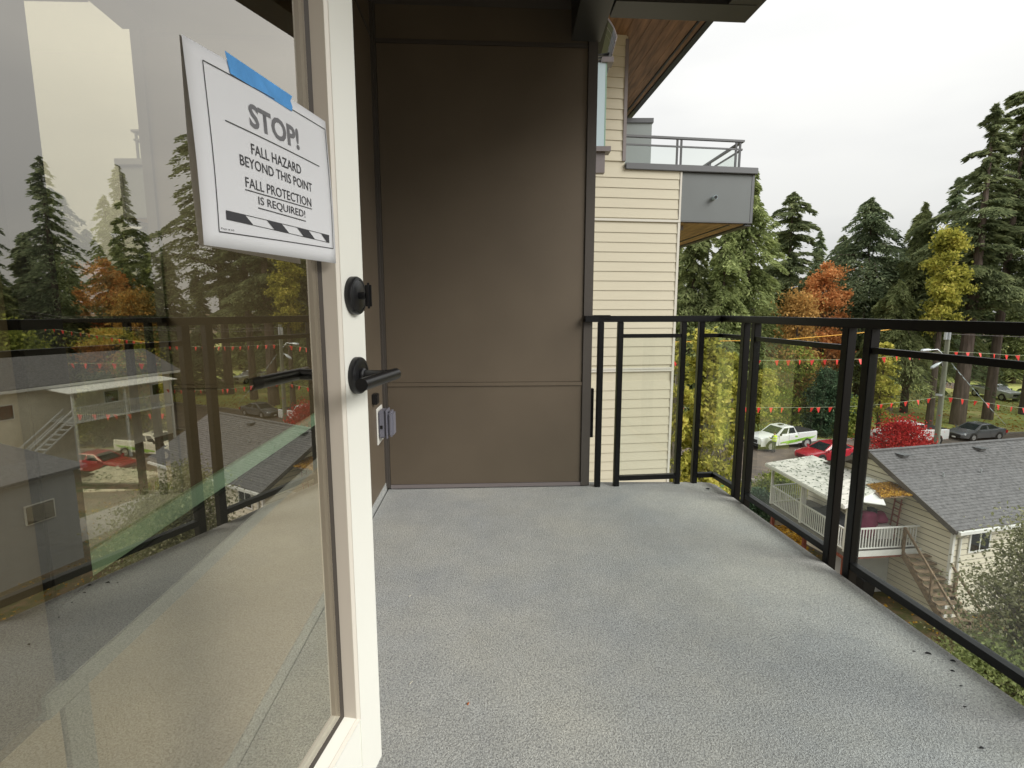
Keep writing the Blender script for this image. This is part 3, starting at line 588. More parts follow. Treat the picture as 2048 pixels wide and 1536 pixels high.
# parapet block behind the terrace
blk = thing('rooftop_screen', wt(-.9, -3, 3.6), 'pale grey box screen wall standing behind the terrace railing', 'wall')
sa, sb = at(1235, 325, 12.6), at(1304, 246, 12.6); MB().box((sa.x, 12.6, sa.z-.4), (sb.x, 12.9, sb.z)).build('screen_wall', mat('screen_grey', (.26, .29, .285), .6), blk); MB().box((sa.x, 12.57, sb.z+.002), (sb.x+.03, 12.93, sb.z+.10)).build('cap', M['grey_cap'], blk)
# high roof over the wing with its wood soffit
ro = thing('roof_overhang', (2, 9, 5.6), 'brown wood soffit of the high roof with dark stepped edge', 'roof')
e0, e1 = V(3.152, 8.878, 5.6), V(2.753, 13.823, 5.6); ed = (e1-e0).normalized(); en = V(-ed.y, ed.x, 0)   # en points towards the building
A0 = e0-ed*5.6; LNG = 11.6
def rf(name, m, a, b): return MB().fbox(A0, ed, en, UZ, a, b).build(name, m, ro)
rf('roof_slab', M['dark_metal'], (0, .0, 5.66-5.6), (LNG, 4.5, .35))
rf('fascia', M['dark_metal'], (0, -.001, -.02), (LNG, .105, .34)); rf('edge_strip', M['trim_brown'], (0, .107, -.004), (LNG, .112, .05)); rf('edge_strip', M['soffit_wood'], (0, .125, .0), (LNG, .20, .05)); rf('edge_strip', M['dark_metal'], (0, .205, -.010), (LNG, .235, .05))
for i in range(26): rf('soffit_plank', M['soffit_wood'], (0, .24+i*.145, .012+.002*(i % 2)), (LNG, .24+i*.145+.140, .055))
# juliet guard with curved slatted awning beside the column
aw = thing('slatted_awning', at(1205, 95, 6.0), 'curved dark slatted awning high on the wall beside the roof soffit', 'awning')
pts = [at(1197, 55, 6.0), at(1209, 66, 6.0), at(1218, 80, 6.0), at(1224, 98, 6.0), at(1221, 108, 6.0)]
for i in range(7):
    f = i/6; y = 5.75+.5*f
    MB().tube([V(p.x, y, p.z-.02*i) for p in pts], .008, 6).build('rib', M['mauve_trim'], aw)
for i in range(len(pts)-1):
    p, q = pts[i], pts[i+1]; MB().hexa([(p.x, 5.76, p.z-.012), (q.x, 5.76, q.z-.012), (q.x, 6.3, q.z-.15), (p.x, 6.3, p.z-.15), (p.x, 5.76, p.z-.004), (q.x, 5.76, q.z-.004), (q.x, 6.3, q.z-.14), (p.x, 6.3, p.z-.14)]).build('slat', M['black_hw'], aw)
for i in range(4):
    q0 = at(1196, 112+i*6, 6.0); q1 = at(1218-i*2, 108+i*6, 6.0); MB().beam(q0, q1, .05, .012).build('slat', M['black_hw'], aw)
jg = thing('privacy_glass', at(1205, 300, 6.0), 'tall narrow pale blue glass panel clamped between column and siding', 'glass panel')
a_, b_ = at(1196, 300, 6.0), at(1212, 134, 6.0)
MB().box((a_.x-.2, 5.9, a_.z), (b_.x-.02, 6.0, b_.z)).build('glass', M['frost'], jg); MB().box((b_.x-.018, 5.9, a_.z), (b_.x-.005, 5.93, b_.z)).build('edge_glass', M['edge_green'], jg)
MB().box((b_.x-.06, 5.88, b_.z), (b_.x+.06, 6.02, b_.z+.05)).build('clamp', M['mauve_trim'], jg); MB().box((b_.x-.12, 5.86, a_.z-.05), (b_.x+.05, 6.02, a_.z)).build('clamp', M['mauve_trim'], jg)
c_ = at(1209, 300, 6.0); d_ = at(1196, 350, 6.0); MB().box((d_.x-.1, 5.9, d_.z), (c_.x-.01, 5.98, c_.z-.05)).build('bracket', M['mauve_trim'], jg)

# ------------------------------------------------------------------ vegetation
def tri_leaves(name, cen, dirs, ln, wd, m, parent, kind='stuff'):
    """many small pointed leaf faces: centre, direction, length, width"""
    n = len(cen); rnd = RNG.normal(size=(n, 3)); sdv = np.cross(dirs, rnd); sdv /= np.linalg.norm(sdv, axis=1, keepdims=True)+1e-9
    l = (ln*(.6+.8*RNG.random(n)))[:, None]; w_ = (wd*(.6+.8*RNG.random(n)))[:, None]
    a = cen-dirs*l*.5; b = cen+sdv*w_*.5; c = cen+dirs*l*.5; d = cen-sdv*w_*.5
    vs = np.stack([a, b, c, d], 1).reshape(-1, 3)-np.array(ORG[parent]); me = bpy.data.meshes.new(name)
    me.vertices.add(4*n); me.vertices.foreach_set('co', vs.astype(np.float32).ravel()); me.loops.add(4*n); me.loops.foreach_set('vertex_index', np.arange(4*n, dtype=np.int32))
    me.polygons.add(n); me.polygons.foreach_set('loop_start', np.arange(0, 4*n, 4, dtype=np.int32)); me.update(); me.materials.append(m)
    o = bpy.data.objects.new(name, me); C.objects.link(o); o.parent = parent; ORG[o] = ORG[parent]
    if kind: o['kind'] = kind
    return o
def unit(v): return v/(np.linalg.norm(v, axis=1, keepdims=True)+1e-9)
def conifer(x, y, H, Rr, lm, label, base=.12, n=14000, droop=.35, group=None, leaf=(.42, .11), power=.75, trunk=None, bark='bark', zb=None, sparse=.0, cat='tree', whorl=.55, topbare=0):
    zb = gz(y) if zb is None else zb
    t = thing('conifer_tree', (x, y, zb), label, cat, group)
    tr_ = trunk or H*.016+.05
    MB().tube([(x, y, zb-.2), (x+.1*random.uniform(-1, 1), y, zb+H*.5), (x, y, zb+H*.98)], [tr_, tr_*.62, .03], 10).build('trunk', M[bark], t, smooth=True)
    az0 = random.random()*6
    nb = int(H*(1-base)/whorl*5.5); cen = []; dr = []; brs = MB(); per = max(12, n//nb)
    for i in range(nb):
        h = base+(1-base)*((i+random.random())/nb)
        r = Rr*((1-h)/(1-base))**power*random.uniform(.5, 1.25)*(1+.22*math.sin(az0+h*17))+.12
        if random.random() < sparse: r *= .45
        az = random.random()*2*PI; ca, sa = math.cos(az), math.sin(az); z0 = zb+H*h; dp = droop*random.uniform(.6, 1.3)
        m_ = max(8, int(per*(.35+1.3*r/Rr)))
        q = RNG.random(m_)**.65; upc = .25*r*(q*(1-q))*2
        px = x+ca*r*q; py = y+sa*r*q; pz = z0+upc-dp*r*q*q
        side = RNG.normal(size=m_)*.16*r*(.35+1.0*(1-np.abs(q-.55)))*.75
        c3 = np.stack([px-sa*side, py+ca*side, pz-np.abs(RNG.normal(size=m_))*.13*(1+droop)-np.abs(side)*.25], 1)
        sg = np.sign(side)+.001
        d3 = np.stack([ca*.75-sa*sg*.6, sa*.75+ca*sg*.6, -.28-droop*.8*RNG.random(m_)], 1)+RNG.normal(size=(m_, 3))*.22
        cen.append(c3); dr.append(d3)
        if r > .6: brs.tube([(x, y, z0), (x+ca*r*.5, y+sa*r*.5, z0+.12*r-dp*r*.25), (x+ca*r*.92, y+sa*r*.92, z0-dp*r*.85)], [.012+.012*r, .01+.006*r, .008], 4, cap=False)
    tri_leaves('crown', np.concatenate(cen), unit(np.concatenate(dr)), leaf[0], leaf[1], LM[lm], t)
    if brs.v: brs.build('branch', M[bark], t, kind='stuff')
    return t
def broadleaf(x, y, H, Rr, lm, label, base=.25, n=12000, leaf=(.26, .17), group=None, zb=None, stems=1, trunk=None, cl=70, spread=.30, cat='tree', twig='bark', flat=1.0, name='broadleaf_tree', hang=.2):
    zb = gz(y) if zb is None else zb
    t = thing(name, (x, y, zb), label, cat, group); tr_ = trunk or H*.016+.04; cl_c = []; lim = MB(); trk = MB()
    for s_ in range(stems):
        ox, oy = (random.uniform(-.25, .25)*Rr, random.uniform(-.25, .25)*Rr) if stems > 1 else (0, 0)
        trk.tube([(x+ox*.3, y+oy*.3, zb-.2), (x+ox, y+oy, zb+H*.45), (x+ox*1.4, y+oy*1.4, zb+H*.88)], [tr_/stems**.5, tr_*.6/stems**.5, .03], 8)
        for k in range(cl//stems):
            h = base+(1-base)*random.random()**.85; hh = (h-base)/(1-base)
            env = Rr*max(.12, (math.sin(PI*min(1, hh*.80+.20))**.6))*flat
            az = random.random()*2*PI; rr = env*math.sqrt(random.random())*random.uniform(.75, 1.12)
            c = V(x+ox+math.cos(az)*rr, y+oy+math.sin(az)*rr, zb+H*h); cl_c.append(c)
            if random.random() < .75:
                b0 = V(x+ox*.9, y+oy*.9, zb+H*max(base*.7, h-.18)); mid = (b0+c)/2+V(0, 0, .06*rr); lim.tube([b0, mid, c], [.02+.008*rr, .016, .008], 4, cap=False)
    cc = np.array([tuple(c) for c in cl_c]); idx = RNG.integers(0, len(cc), n); sig = Rr*spread
    sc3 = np.array([1, 1, .75])*sig*(.55+.75*RNG.random((len(cc), 1)))
    cen = cc[idx]+RNG.normal(size=(n, 3))*sc3[idx]*.62; cen[:, 2] = np.maximum(cen[:, 2], zb+.1)
    d = RNG.normal(size=(n, 3)); d[:, 2] -= hang*2
    tri_leaves('crown', cen, unit(d), leaf[0], leaf[1], LM[lm], t)
    trk.build('trunk', M[twig], t, smooth=True)
    if lim.v: lim.build('branch', M[twig], t, kind='stuff')
    return t
def tp_(px, py, Y):   # height above ground and x for a treetop seen at px,py
    a = at(px, py, Y); return a.x, a.z-gz(Y)
def con(px, py, Y, hw_px, lm, label, bot=.1, **k):
    x, H = tp_(px, py, Y); Rr = hw_px*Y/1075*1.3; k['n'] = int(k.get('n', 12000)*1.35); return conifer(x, Y, H, Rr, lm, label, base=bot, **k)
def brd(px, py, Y, hw_px, lm, label, **k):
    x, H = tp_(px, py, Y); Rr = hw_px*Y/1075; return broadleaf(x, Y, H, Rr, lm, label, **k)
con(1395, 425, 52, 90, 'cedar', 'wide light green cedar nearest the cream siding', bot=.10, n=26000, droop=.55, power=.6, leaf=(.5, .16), sparse=.2)
con(1325, 380, 58, 110, 'cedar', 'green cedar mostly hidden behind the cream siding', bot=.10, n=14000, droop=.5, power=.6, leaf=(.5, .16))
con(1510, 340, 54, 82, 'green', 'tall bright green cedar rising beside the grey balcony box', bot=.12, n=26000, droop=.6, power=.62, leaf=(.5, .16), sparse=.15)
con(1455, 455, 50, 70, 'green', 'shorter bright green cedar between the wide cedar and the tall one', bot=.10, n=18000, droop=.6, power=.6, leaf=(.5, .16), sparse=.15)
con(1588, 385, 62, 72, 'fir', 'dark pine with layered branches left of the orange tree', bot=.18, n=26000, droop=.12, power=.5, leaf=(.55, .15), sparse=.2, whorl=.7)
brd(1652, 530, 56, 56, 'orange', 'bright orange autumn tree between the dark conifers', base=.22, n=15000, leaf=(.28, .2), spread=.24, cl=90)
brd(1600, 585, 50, 55, 'rust', 'rusty brown half bare tree left below the orange tree', base=.15, n=8000, leaf=(.26, .17), spread=.34)
con(1748, 395, 60, 122, 'spruce', 'broad blue green conifer right of the orange tree', bot=.20, n=32000, droop=.38, power=.55, leaf=(.5, .13), sparse=.12)
con(1688, 470, 74, 70, 'fir', 'dark conifer behind the orange tree', bot=.1, n=9000, droop=.3, power=.7, leaf=(.6, .16))
con(1852, 405, 57, 88, 'cedar', 'drooping narrow topped conifer left of the utility pole', bot=.36, n=26000, droop=.85, power=.8, leaf=(.55, .12), sparse=.25)
con(1800, 560, 52, 55, 'cedar', 'low drooping conifer with bare trunk over the lawn', bot=.46, n=14000, droop=.8, power=.6, leaf=(.5, .12), bark='bark_big', trunk=.55)
con(1918, 355, 70, 72, 'spruce', 'grey green conifer behind the yellow tree', bot=.1, n=15000, droop=.25, power=.75, leaf=(.6, .14))
brd(1902, 462, 48.6, 36, 'yellow', 'yellow autumn tree in front of the grey green conifer', base=.52, n=13000, leaf=(.28, .2), spread=.3)
con(1993, 205, 51, 105, 'fir', 'huge dark fir with horizontal branches and thick bare trunk behind the grey sedan', bot=.36, n=30000, droop=.18, power=.8, leaf=(.6, .14), trunk=.68, bark='bark_big', sparse=.5, whorl=1.2)
con(2062, 165, 53.5, 105, 'fir', 'second huge dark fir close right of the first thick trunk', bot=.38, n=24000, droop=.18, power=.5, leaf=(.6, .14), trunk=.5, bark='bark_big', sparse=.45, whorl=1.2)
con(2150, 120, 56, 130, 'fir', 'huge dark fir at the right edge of the view', bot=.36, n=18000, droop=.22, power=.55, leaf=(.6, .16), trunk=.6, sparse=.2, whorl=.9)
brd(1653, 745, 46.5, 42, 'darkbush', 'dense dark evergreen bush beside the white truck', base=.03, n=15000, leaf=(.2, .12), cl=110, spread=.3, hang=.6)
brd(1533, 740, 46, 32, 'yellow', 'small yellow green tree behind the white truck with green stripes', base=.12, n=5500, leaf=(.24, .18), spread=.25)
brd(1590, 690, 49, 50, 'olive', 'olive half bare thicket tree behind the dark bush', base=.1, n=8000, leaf=(.26, .17), spread=.34)
brd(1772, 690, 47, 30, 'yellow', 'small bright yellow tree seen just right of the double railing post', base=.12, n=5500, leaf=(.24, .18), spread=.25)
brd(1700, 800, 46, 40, 'olive', 'low olive shrub beside the dark evergreen bush', base=.03, n=6000, leaf=(.22, .15), spread=.34, name='shrub', cat='shrub')
brd(1415, 672, 22.5, 52, 'yellow', 'tall yellow leaved tree close behind the end railing', base=.02, n=17000, leaf=(.20, .15), stems=4, cl=170, spread=.26, trunk=.09, twig='twig')
brd(1362, 690, 21.5, 36, 'yellow', 'yellow leaved tree partly behind the cream siding corner', base=.02, n=10000, leaf=(.20, .15), stems=3, cl=110, spread=.22, trunk=.08, twig='twig')
brd(1468, 712, 24.5, 36, 'yellow', 'thinner yellow leaved tree seen against the double corner posts', base=.04, n=8000, leaf=(.20, .15), stems=3, cl=100, spread=.24, trunk=.07, twig='twig')
def red_map():
    a = at(1808, 852, 33.3); zb = gz(33.3); return broadleaf(a.x, 33.3, a.z-zb, 1.95, 'red', 'spreading bright red maple in front of the white pickup', base=.34, n=8500, leaf=(.14, .09), cl=80, spread=.36, cat='tree', trunk=.09)
red_map()
# pale leaved bush close by, right of the house stairs
nbush = broadleaf(14.0, 12.9, 6.9, 1.8, 'pale', 'half bare pale leaved tree in front of the house corner', base=.10, n=26000, leaf=(.10, .055), zb=ZY, stems=5, cl=260, spread=.30, twig='twig', trunk=.10)
broadleaf(14.6, 11.9, 6.2, 1.8, 'pale', 'second pale leaved tree at the right edge below the railing', base=.12, n=18000, leaf=(.10, .055), zb=ZY, stems=5, cl=180, spread=.28, twig='twig', trunk=.10)
broadleaf(12.0, 11.9, 3.6, 2.1, 'green', 'dark green undergrowth bush below the pale leaved tree', base=.04, n=12000, leaf=(.11, .06), zb=ZY, cl=110, spread=.30, name='shrub', cat='shrub')
for i, (px, py, Y, hw_, lm, lab) in enumerate(((1555, 955, 31, 48, 'olive', 'green hedge shrub behind the white porch roof posts'), (1515, 985, 29, 40, 'darkbush', 'dark hedge shrub left of the porch'), (1600, 975, 32, 45, 'yellow', 'yellow green shrub seen through the porch opening'), (1440, 930, 31, 40, 'olive', 'low shrub by the street behind the yellow tree'))):
    brd(px, py, Y, hw_, lm, lab, base=.02, n=6000, leaf=(.15, .10), cl=70, spread=.32, name='shrub', cat='shrub')
# belt of trees beyond the park, and to the right where the door glass looks
FG = 'conifers in the belt beyond the park'
random.seed(21)
protos = [conifer(6+28*i, 108, 21+3*i, 4.6, ('fir', 'cedar', 'spruce')[i], 'dark %s in the belt beyond the park' % ('fir', 'cedar', 'spruce')[i], base=.04, n=9000, droop=.35, leaf=(.85, .24), group='dark %ss in the belt beyond the park' % ('fir', 'cedar', 'spruce')[i]) for i in range(3)]
for i in range(52):
    a = R(-4+i*1.75+random.uniform(-1, 1)); d = random.uniform(100, 128) if a < R(46) else random.uniform(72, 100)
    o = copy_tree(protos[i % 3]); o.location = (d*math.sin(a), d*math.cos(a), ZS); s_ = random.uniform(.62, .88) if a < R(46) else random.uniform(.6, 1.0); o.scale = (s_*1.15, s_*1.15, s_); o.rotation_euler = (0, 0, random.random()*6.28)
for i, (x, y, H, Rr, lm, lab) in enumerate(((58, 45, 27, 4.8, 'fir', 'tall dark fir reflected in the door glass behind the notice'), (62, 40, 27, 4.6, 'spruce', 'tall spruce reflected in the door glass left of the notice'), (70, 52, 26, 4.8, 'cedar', 'cedar reflected in the door glass between the firs'), (72, 36, 24, 4.6, 'fir', 'dark fir reflected towards the left of the door glass'), (80, 44, 26, 4.8, 'spruce', 'far spruce reflected at the left of the door glass'))):
    conifer(x, y, H, Rr, lm, lab, base=.1, n=14000, droop=.3, leaf=(.55, .15), power=.7)
for i, (x, y, H, Rr, lm, lab) in enumerate(((62, 18, 12, 5.5, 'rust', 'rusty broad tree reflected at the far left of the door glass'), (60, 9, 11, 5, 'olive', 'olive broad tree reflected at the far left of the door glass'), (66, 27, 13, 5.5, 'yellow', 'yellow broad tree reflected in the door glass'), (55, 40, 9, 4, 'yellow', 'low yellow tree reflected below the firs'), (56, 31, 10, 4.5, 'olive', 'low olive tree reflected below the firs'))):
    broadleaf(x, y, H, Rr, lm, lab, n=11000, leaf=(.32, .22))
random.seed(5)
# understorey thicket: nobody could count it
N_ = 30000; th = RNG.random(N_)*math.pi*.62-.06; dd = 88+RNG.random(N_)*10; und = thing('thicket', (40, 90, ZS), 'dark tangled undergrowth mass along the far side of the park', 'undergrowth')
dd = np.where(th < .84, dd+32, dd); cen = np.stack([dd*np.sin(th), dd*np.cos(th), ZS+RNG.random(N_)**1.3*(5.5+2.5*np.sin(th*23)+1.5*np.sin(th*51+1))], 1); tri_leaves('foliage', cen, unit(RNG.normal(size=(N_, 3))), 1.1, .7, LM['darkbush'], und)
und['kind'] = 'stuff'
# leaf litter
def litter(name, fx, n, size, mk, lab):
    t = thing(name, (0, 0, 0), lab, 'leaves'); t['kind'] = 'stuff'; p = fx(n); d = RNG.normal(size=(n, 3)); d[:, 2] *= .15; tri_leaves('fallen_leaf', p, unit(d), size, size*.7, LM[mk], t)
def lf1(n):
    y = 17+RNG.random(n)**.8*11; x = y*(.48+.12*RNG.random(n)); return np.stack([x, y, np.array([gz(v) for v in y])+.03], 1)
litter('leaf_litter', lf1, 7000, .16, 'litter', 'yellow brown fallen leaves covering the ground beside the porch')
def lf2(n):
    x = 3+RNG.random(n)*30; y = 6+RNG.random(n)*22; return np.stack([x, y, np.full(n, ZY+.04)], 1)
litter('leaf_litter', lf2, 6000, .13, 'litter', 'thin scatter of fallen leaves over the yard below the balcony')
def lf3(n):
    s = -10+RNG.random(n)*60; t_ = 4.9+RNG.random(n)**1.5*30; p = np.array([(SC+SD*a+SN*b)[:] for a, b in zip(s, t_)]); p[:, 2] = ZS+.03; return p
litter('leaf_litter', lf3, 7000, .2, 'litter', 'fallen leaves sprinkled over the park lawn beyond the street')
def lf4(n):
    x = 2+RNG.random(n)*26; y = 6+RNG.random(n)*12; return np.stack([x, y, ZY+RNG.random(n)*.10], 1)
def grass():
    t = thing('grass', (8, 10, ZY), 'rough green grass patches in the yard below the balcony', 'grass'); t['kind'] = 'stuff'
    n = 26000; x = 2+RNG.random(n)*18; y = 5+RNG.random(n)*13; ok = np.sin(x*1.3+2)*np.cos(y*.9)+RNG.normal(size=n)*.4 > .05; x, y = x[ok], y[ok]; d = RNG.normal(size=(len(x), 3))*.5; d[:, 2] = 1
    tri_leaves('grass_blade', np.stack([x, y, np.full(len(x), ZY+.05)], 1), unit(d), .16, .03, LM['green'], t)
grass()

# ------------------------------------------------------------------ the house with its porch
HA = R(14); H2 = V(-math.sin(HA), math.cos(HA), 0); H1 = V(math.cos(HA), math.sin(HA), 0); HO = V(16.86, 18.9, 0)
def cz(drop): return CAMH-drop
zF, zG, zE, zR = cz(9.56), cz(12.12), cz(7.98), cz(6.13)
house = thing('house', (HO.x, HO.y, zG), 'cream sided house with grey shingle roof below the balcony', 'house')
def hh(s, t, z): return HO+H1*s+H2*t+UZ*z
HWD = 7.0; HLN = 9.5; RT = 3.5        # width in t, length in s, ridge t
zRw = zE+.10+(zR-.10-zE)
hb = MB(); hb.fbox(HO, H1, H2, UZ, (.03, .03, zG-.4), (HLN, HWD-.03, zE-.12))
hb.slab([hh(.03, .03, zE-.11), hh(.03, HWD-.03, zE-.11), hh(.03, RT, zR-.14)], H1*(HLN-.03)); hb.build('wall', M['gap_shadow_backing'], house)
# gable and near wall siding boards
def hboard(p, q, z0, z1, nrm): return MB().hexa([p+UZ*z0, p+nrm*.034+UZ*z0, q+nrm*.034+UZ*z0, q+UZ*z0, p+UZ*z1, p+nrm*.026+UZ*z1, q+nrm*.026+UZ*z1, q+UZ*z1]).build('siding_board', M['house_cream'], house)
z = zG+.15; ex = .235
while z < zR-.35:
    if z+ex < zE-.1: t0, t1 = .0, HWD
    else: f = (z+ex-zE+.12)/(zR-zE); t0, t1 = RT*f, HWD-(HWD-RT)*f
    if t1-t0 > .15:
        hboard(hh(.02, t0, 0), hh(.02, t1, 0), z, z+ex-.036, -H1)
        if z+ex < zE-.1: hboard(hh(0, .02, 0), hh(HLN, .02, 0), z, z+ex-.036, -H2)
    z += ex
MB().fbox(HO, H1, H2, UZ, (-.04, -.04, zG), (.07, .07, zE-.15)).build('corner_board', M['white_paint'], house)
# roof: two slopes, courses of shingles
OH, OG = .35, .42
def rslope(sign):
    te = -OH if sign < 0 else HWD+OH; run = abs(te-RT); ze = zR-(zR-zE)*run/RT
    a = [hh(-OG, te, ze), hh(HLN+OG, te, ze), hh(HLN+OG, RT, zR), hh(-OG, RT, zR)]; base_ = MB().slab(a, (0, 0, -.14)); return te, ze, run, base_
rp = None
for sg in (-1, 1):
    te, ze, run, bs = rslope(sg); ob_ = bs.build('roof', M['old_wood' if False else 'trim_brown'], house)
    if sg < 0: rp = ob_
    nC = 30; cb = MB()
    for i in range(nC):
        f0, f1 = i/nC, (i+1.12)/nC; ta, tb = te+(RT-te)*f0, te+(RT-te)*min(1, f1); za, zb_ = ze+(zR-ze)*f0, ze+(zR-ze)*min(1, f1)
        segs = 1
        p = [hh(-OG-.03, ta, za+.035), hh(HLN+OG+.03, ta, za+.035), hh(HLN+OG+.03, tb, zb_+.012), hh(-OG-.03, tb, zb_+.012)]; cb.slab(p, (0, 0, -.030))
    cb.build('shingle_course', M['shingle'], ob_, kind='stuff')
MB().beam(hh(-OG-.03, RT, zR+.02), hh(HLN+OG, RT, zR+.02), .22, .035).build('ridge_cap', M['shingle'], house)
# bargeboards, gutter
MB().beam(hh(-OG-.02, -OH, rslope(-1)[1]-.08), hh(-OG-.02, RT, zR-.08), .035, .20).build('bargeboard', M['trim_brown'], house); MB().beam(hh(-OG-.02, HWD+OH, rslope(1)[1]-.08), hh(-OG-.02, RT, zR-.08), .035, .20).build('bargeboard', M['trim_brown'], house)
ze_ = rslope(-1)[1]; MB().beam(hh(-OG+.1, -OH-.06, ze_-.09), hh(HLN, -OH-.06, ze_-.09), .11, .12).build('gutter', M['white_paint'], house); MB().tube([hh(.35, -OH-.02, ze_-.1), hh(.30, -.06, ze_-.5), hh(.30, -.06, zG)], .045, 8).build('downpipe', M['white_paint'], house)
wdw = MB().fbox(HO, H1, H2, UZ, (.8, -.045, zE-1.35), (1.9, .0, zE-.35)).build('window', M['white_paint'], house); MB().fbox(HO, H1, H2, UZ, (.88, -.052, zE-1.27), (1.32, -.046, zE-.43)).build('pane', M['glass_house'], wdw); MB().fbox(HO, H1, H2, UZ, (1.38, -.052, zE-1.27), (1.82, -.046, zE-.43)).build('pane', M['glass_house'], wdw)
for s0 in (4.2,): 
    wdw = MB().fbox(HO, H1, H2, UZ, (s0, -.045, zE-1.5), (s0+1.6, .0, zE-.35)).build('window', M['white_paint'], house); MB().fbox(HO, H1, H2, UZ, (s0+.08, -.052, zE-1.42), (s0+1.52, -.046, zE-.43)).build('pane', M['glass_house'], wdw)
for px, py, lab in ((1810, 909, 'small hooded roof vent left on the shingles'), (2022, 903, 'small hooded roof vent right on the shingles')):
    a = at(px, py, 22.0); 
    s_ = (a-HO).dot(H1); p = hh(s_, RT-.45, zR-.24)
    vt = MB().fbox(p, H1, H2, UZ, (-.18, -.15, .02), (.18, .15, .12)).build('roof_vent', M['shingle'], house, bevel=.02); MB().fbox(p, H1, H2, UZ, (-.22, -.22, .125), (.22, .18, .155)).build('hood', M['grey_cap'], vt, bevel=.01)
for s_, t_ in ((1.8, 1.9), (3.9, 1.9), (6.3, 1.4)):
    p = hh(s_, t_, zR-(zR-zE)*(RT-t_)/RT+.03); MB().tube([p, p+UZ*.16], .035, 8).build('vent_pipe', M['lamp_metal'], house)

porch = thing('raised_porch', (14, 21, zG), 'white railed raised wooden porch on posts at the house gable', 'porch')
PA, PB_, PC_, PD = V(16.58, 20.04, 0), V(13.26, 19.67, 0), V(12.9, 24.9, 0), V(15.15, 25.4, 0)
MB().prism([(p.x, p.y) for p in (PB_, PA, PD, PC_)], zF-.20, zF-.0).build('porch_floor', M['porch_deck'], porch)
MB().slab([PB_+V(-.03, -.06, zF-.22), PA+V(0, -.06, zF-.22), PA+V(0, -.06, zF+.01), PB_+V(-.03, -.06, zF+.01)], (0, -.03, 0)).build('fascia_board', M['white_paint'], porch)
MB().prism([(p.x, p.y) for p in (PB_+V(-.05, -.05, 0), PA+V(0, -.05, 0), PD, PC_+V(-.05, 0, 0))], zF-.32, zF-.203).build('edge_beam', M['red_wood'], porch)
RH = .92
def prail(p, q, n_every=.125):
    d = (q-p); Ln = d.length; d = d/Ln
    MB().beam(p+UZ*(zF+RH), q+UZ*(zF+RH), .07, .05).build('handrail', M['white_paint'], porch); MB().beam(p+UZ*(zF+.09), q+UZ*(zF+.09), .05, .04).build('bottom_rail', M['white_paint'], porch)
    k = int(Ln/n_every); me = None
    for i in range(1, k):
        c = p+d*(Ln*i/k)
        if me is None: b0 = MB().fbox(c, d, V(-d.y, d.x, 0), UZ, (-.016, -.016, zF+.111), (.016, .016, zF+RH-.026)).build('baluster', M['white_paint'], porch); me = b0.data; c0 = c
        else: o = bpy.data.objects.new('baluster', me); C.objects.link(o); o.parent = porch; o.location = c-c0
prail(PB_, PA+V(-.12, 0, 0)); prail(PC_, PB_); prail(PD+V(-.15, 0, 0), PC_)
zRo, zRi = cz(7.5), cz(7.28)
for p, m_ in ((PB_, 1), (PC_, 1), ((PB_*.45+PC_*.55), 1)):
    MB().fbox(p, V(1, 0, 0), V(0, 1, 0), UZ, (-.05, -.05, zF+.0), (.05, .05, zRo-.02)).build('post', M['white_paint'], porch)
MB().fbox(PB_*.45+PC_*.55, V(1, 0, 0), V(0, 1, 0), UZ, (.1, -.05, zF+.0), (.19, .05, zRo-.02)).build('post', M['white_paint'], porch)
for p in (PB_+V(.1, .1, 0), (PB_+PC_)/2+V(.1, 0, 0), PC_+V(.1, -.1, 0)): MB().fbox(p, V(1, 0, 0), V(0, 1, 0), UZ, (-.07, -.07, zG-.2), (.07, .07, zF-.325)).build('support_post', M['red_wood'], porch)
bf = MB().slab([PA+V(-.1, .06, zF-.21), PB_+V(2.1, .25, zF-.21), PB_+V(2.1, .25, zG), PA+V(-.1, .06, zG)], V(0, .05, 0)); 
under = thing('basement_wall', (15, 22, zG), 'grey lower wall under the raised porch', 'wall'); MB().slab([V(13.55, 20.9, zF-.34), V(16.25, 21.2, zF-.34), V(16.25, 21.2, zG-.2), V(13.55, 20.9, zG-.2)], V(0, .1, 0)).build('wall_face', M['house_grey'], under)
# porch roof sheets
rfm = thing('porch_roof', (14, 22, zRo), 'white stained sheet roof over the raised porch strewn with leaves', 'roof')
Q0, Q1, Q2, Q3 = V(12.88, 19.35, zRo), V(12.55, 25.0, zRo), V(15.2, 25.6, zRi), V(15.95, 21.2, zRi-.02)
Q4 = on_z(1757, 1006, zRo+.12); Q4 = V(14.6, 19.75, zRo+.14)
def sheet(a, b, c, d, m, nm, n=7):
    for i in range(n):
        f0, f1 = i/n, (i+.985)/n; p = [a.lerp(d, f0), b.lerp(c, f0), b.lerp(c, f1), a.lerp(d, f1)]; MB().slab([v+UZ*(.004*(i % 2)) for v in p], (0, 0, -.035)).build(nm, m, rfm)
sheet(Q0, Q3, Q2, Q1, M['porch_roof'], 'roof_sheet', 9)
MB().beam(Q0+UZ*-.09, Q1+UZ*-.09, .05, .12).build('edge_board', M['white_paint'], rfm); MB().beam(Q0+UZ*-.09, Q3+UZ*-.09, .05, .12).build('edge_board', M['white_paint'], rfm)
T0, T1, T2, T3 = V(13.9, 19.75, zRo-.02), V(16.5, 20.15, cz(7.38)), V(16.15, 21.5, zRi+.02), V(14.2, 20.6, zRo+.0)
MB().slab([T0, V(14.6, 19.5, zRo-.05), V(15.1, 20.5, zRo+.06), T3], (0, 0, -.03)).build('roof_sheet', M['white_paint'], rfm, label='small bright white roof sheet at the front')
MB().slab([V(14.75, 20.0, zRo+.05), T1, T2, V(15.0, 21.3, zRi-.02)], (0, 0, -.04)).build('roof_sheet', M['old_wood'], rfm, label='brown roof piece covered in yellow leaves')
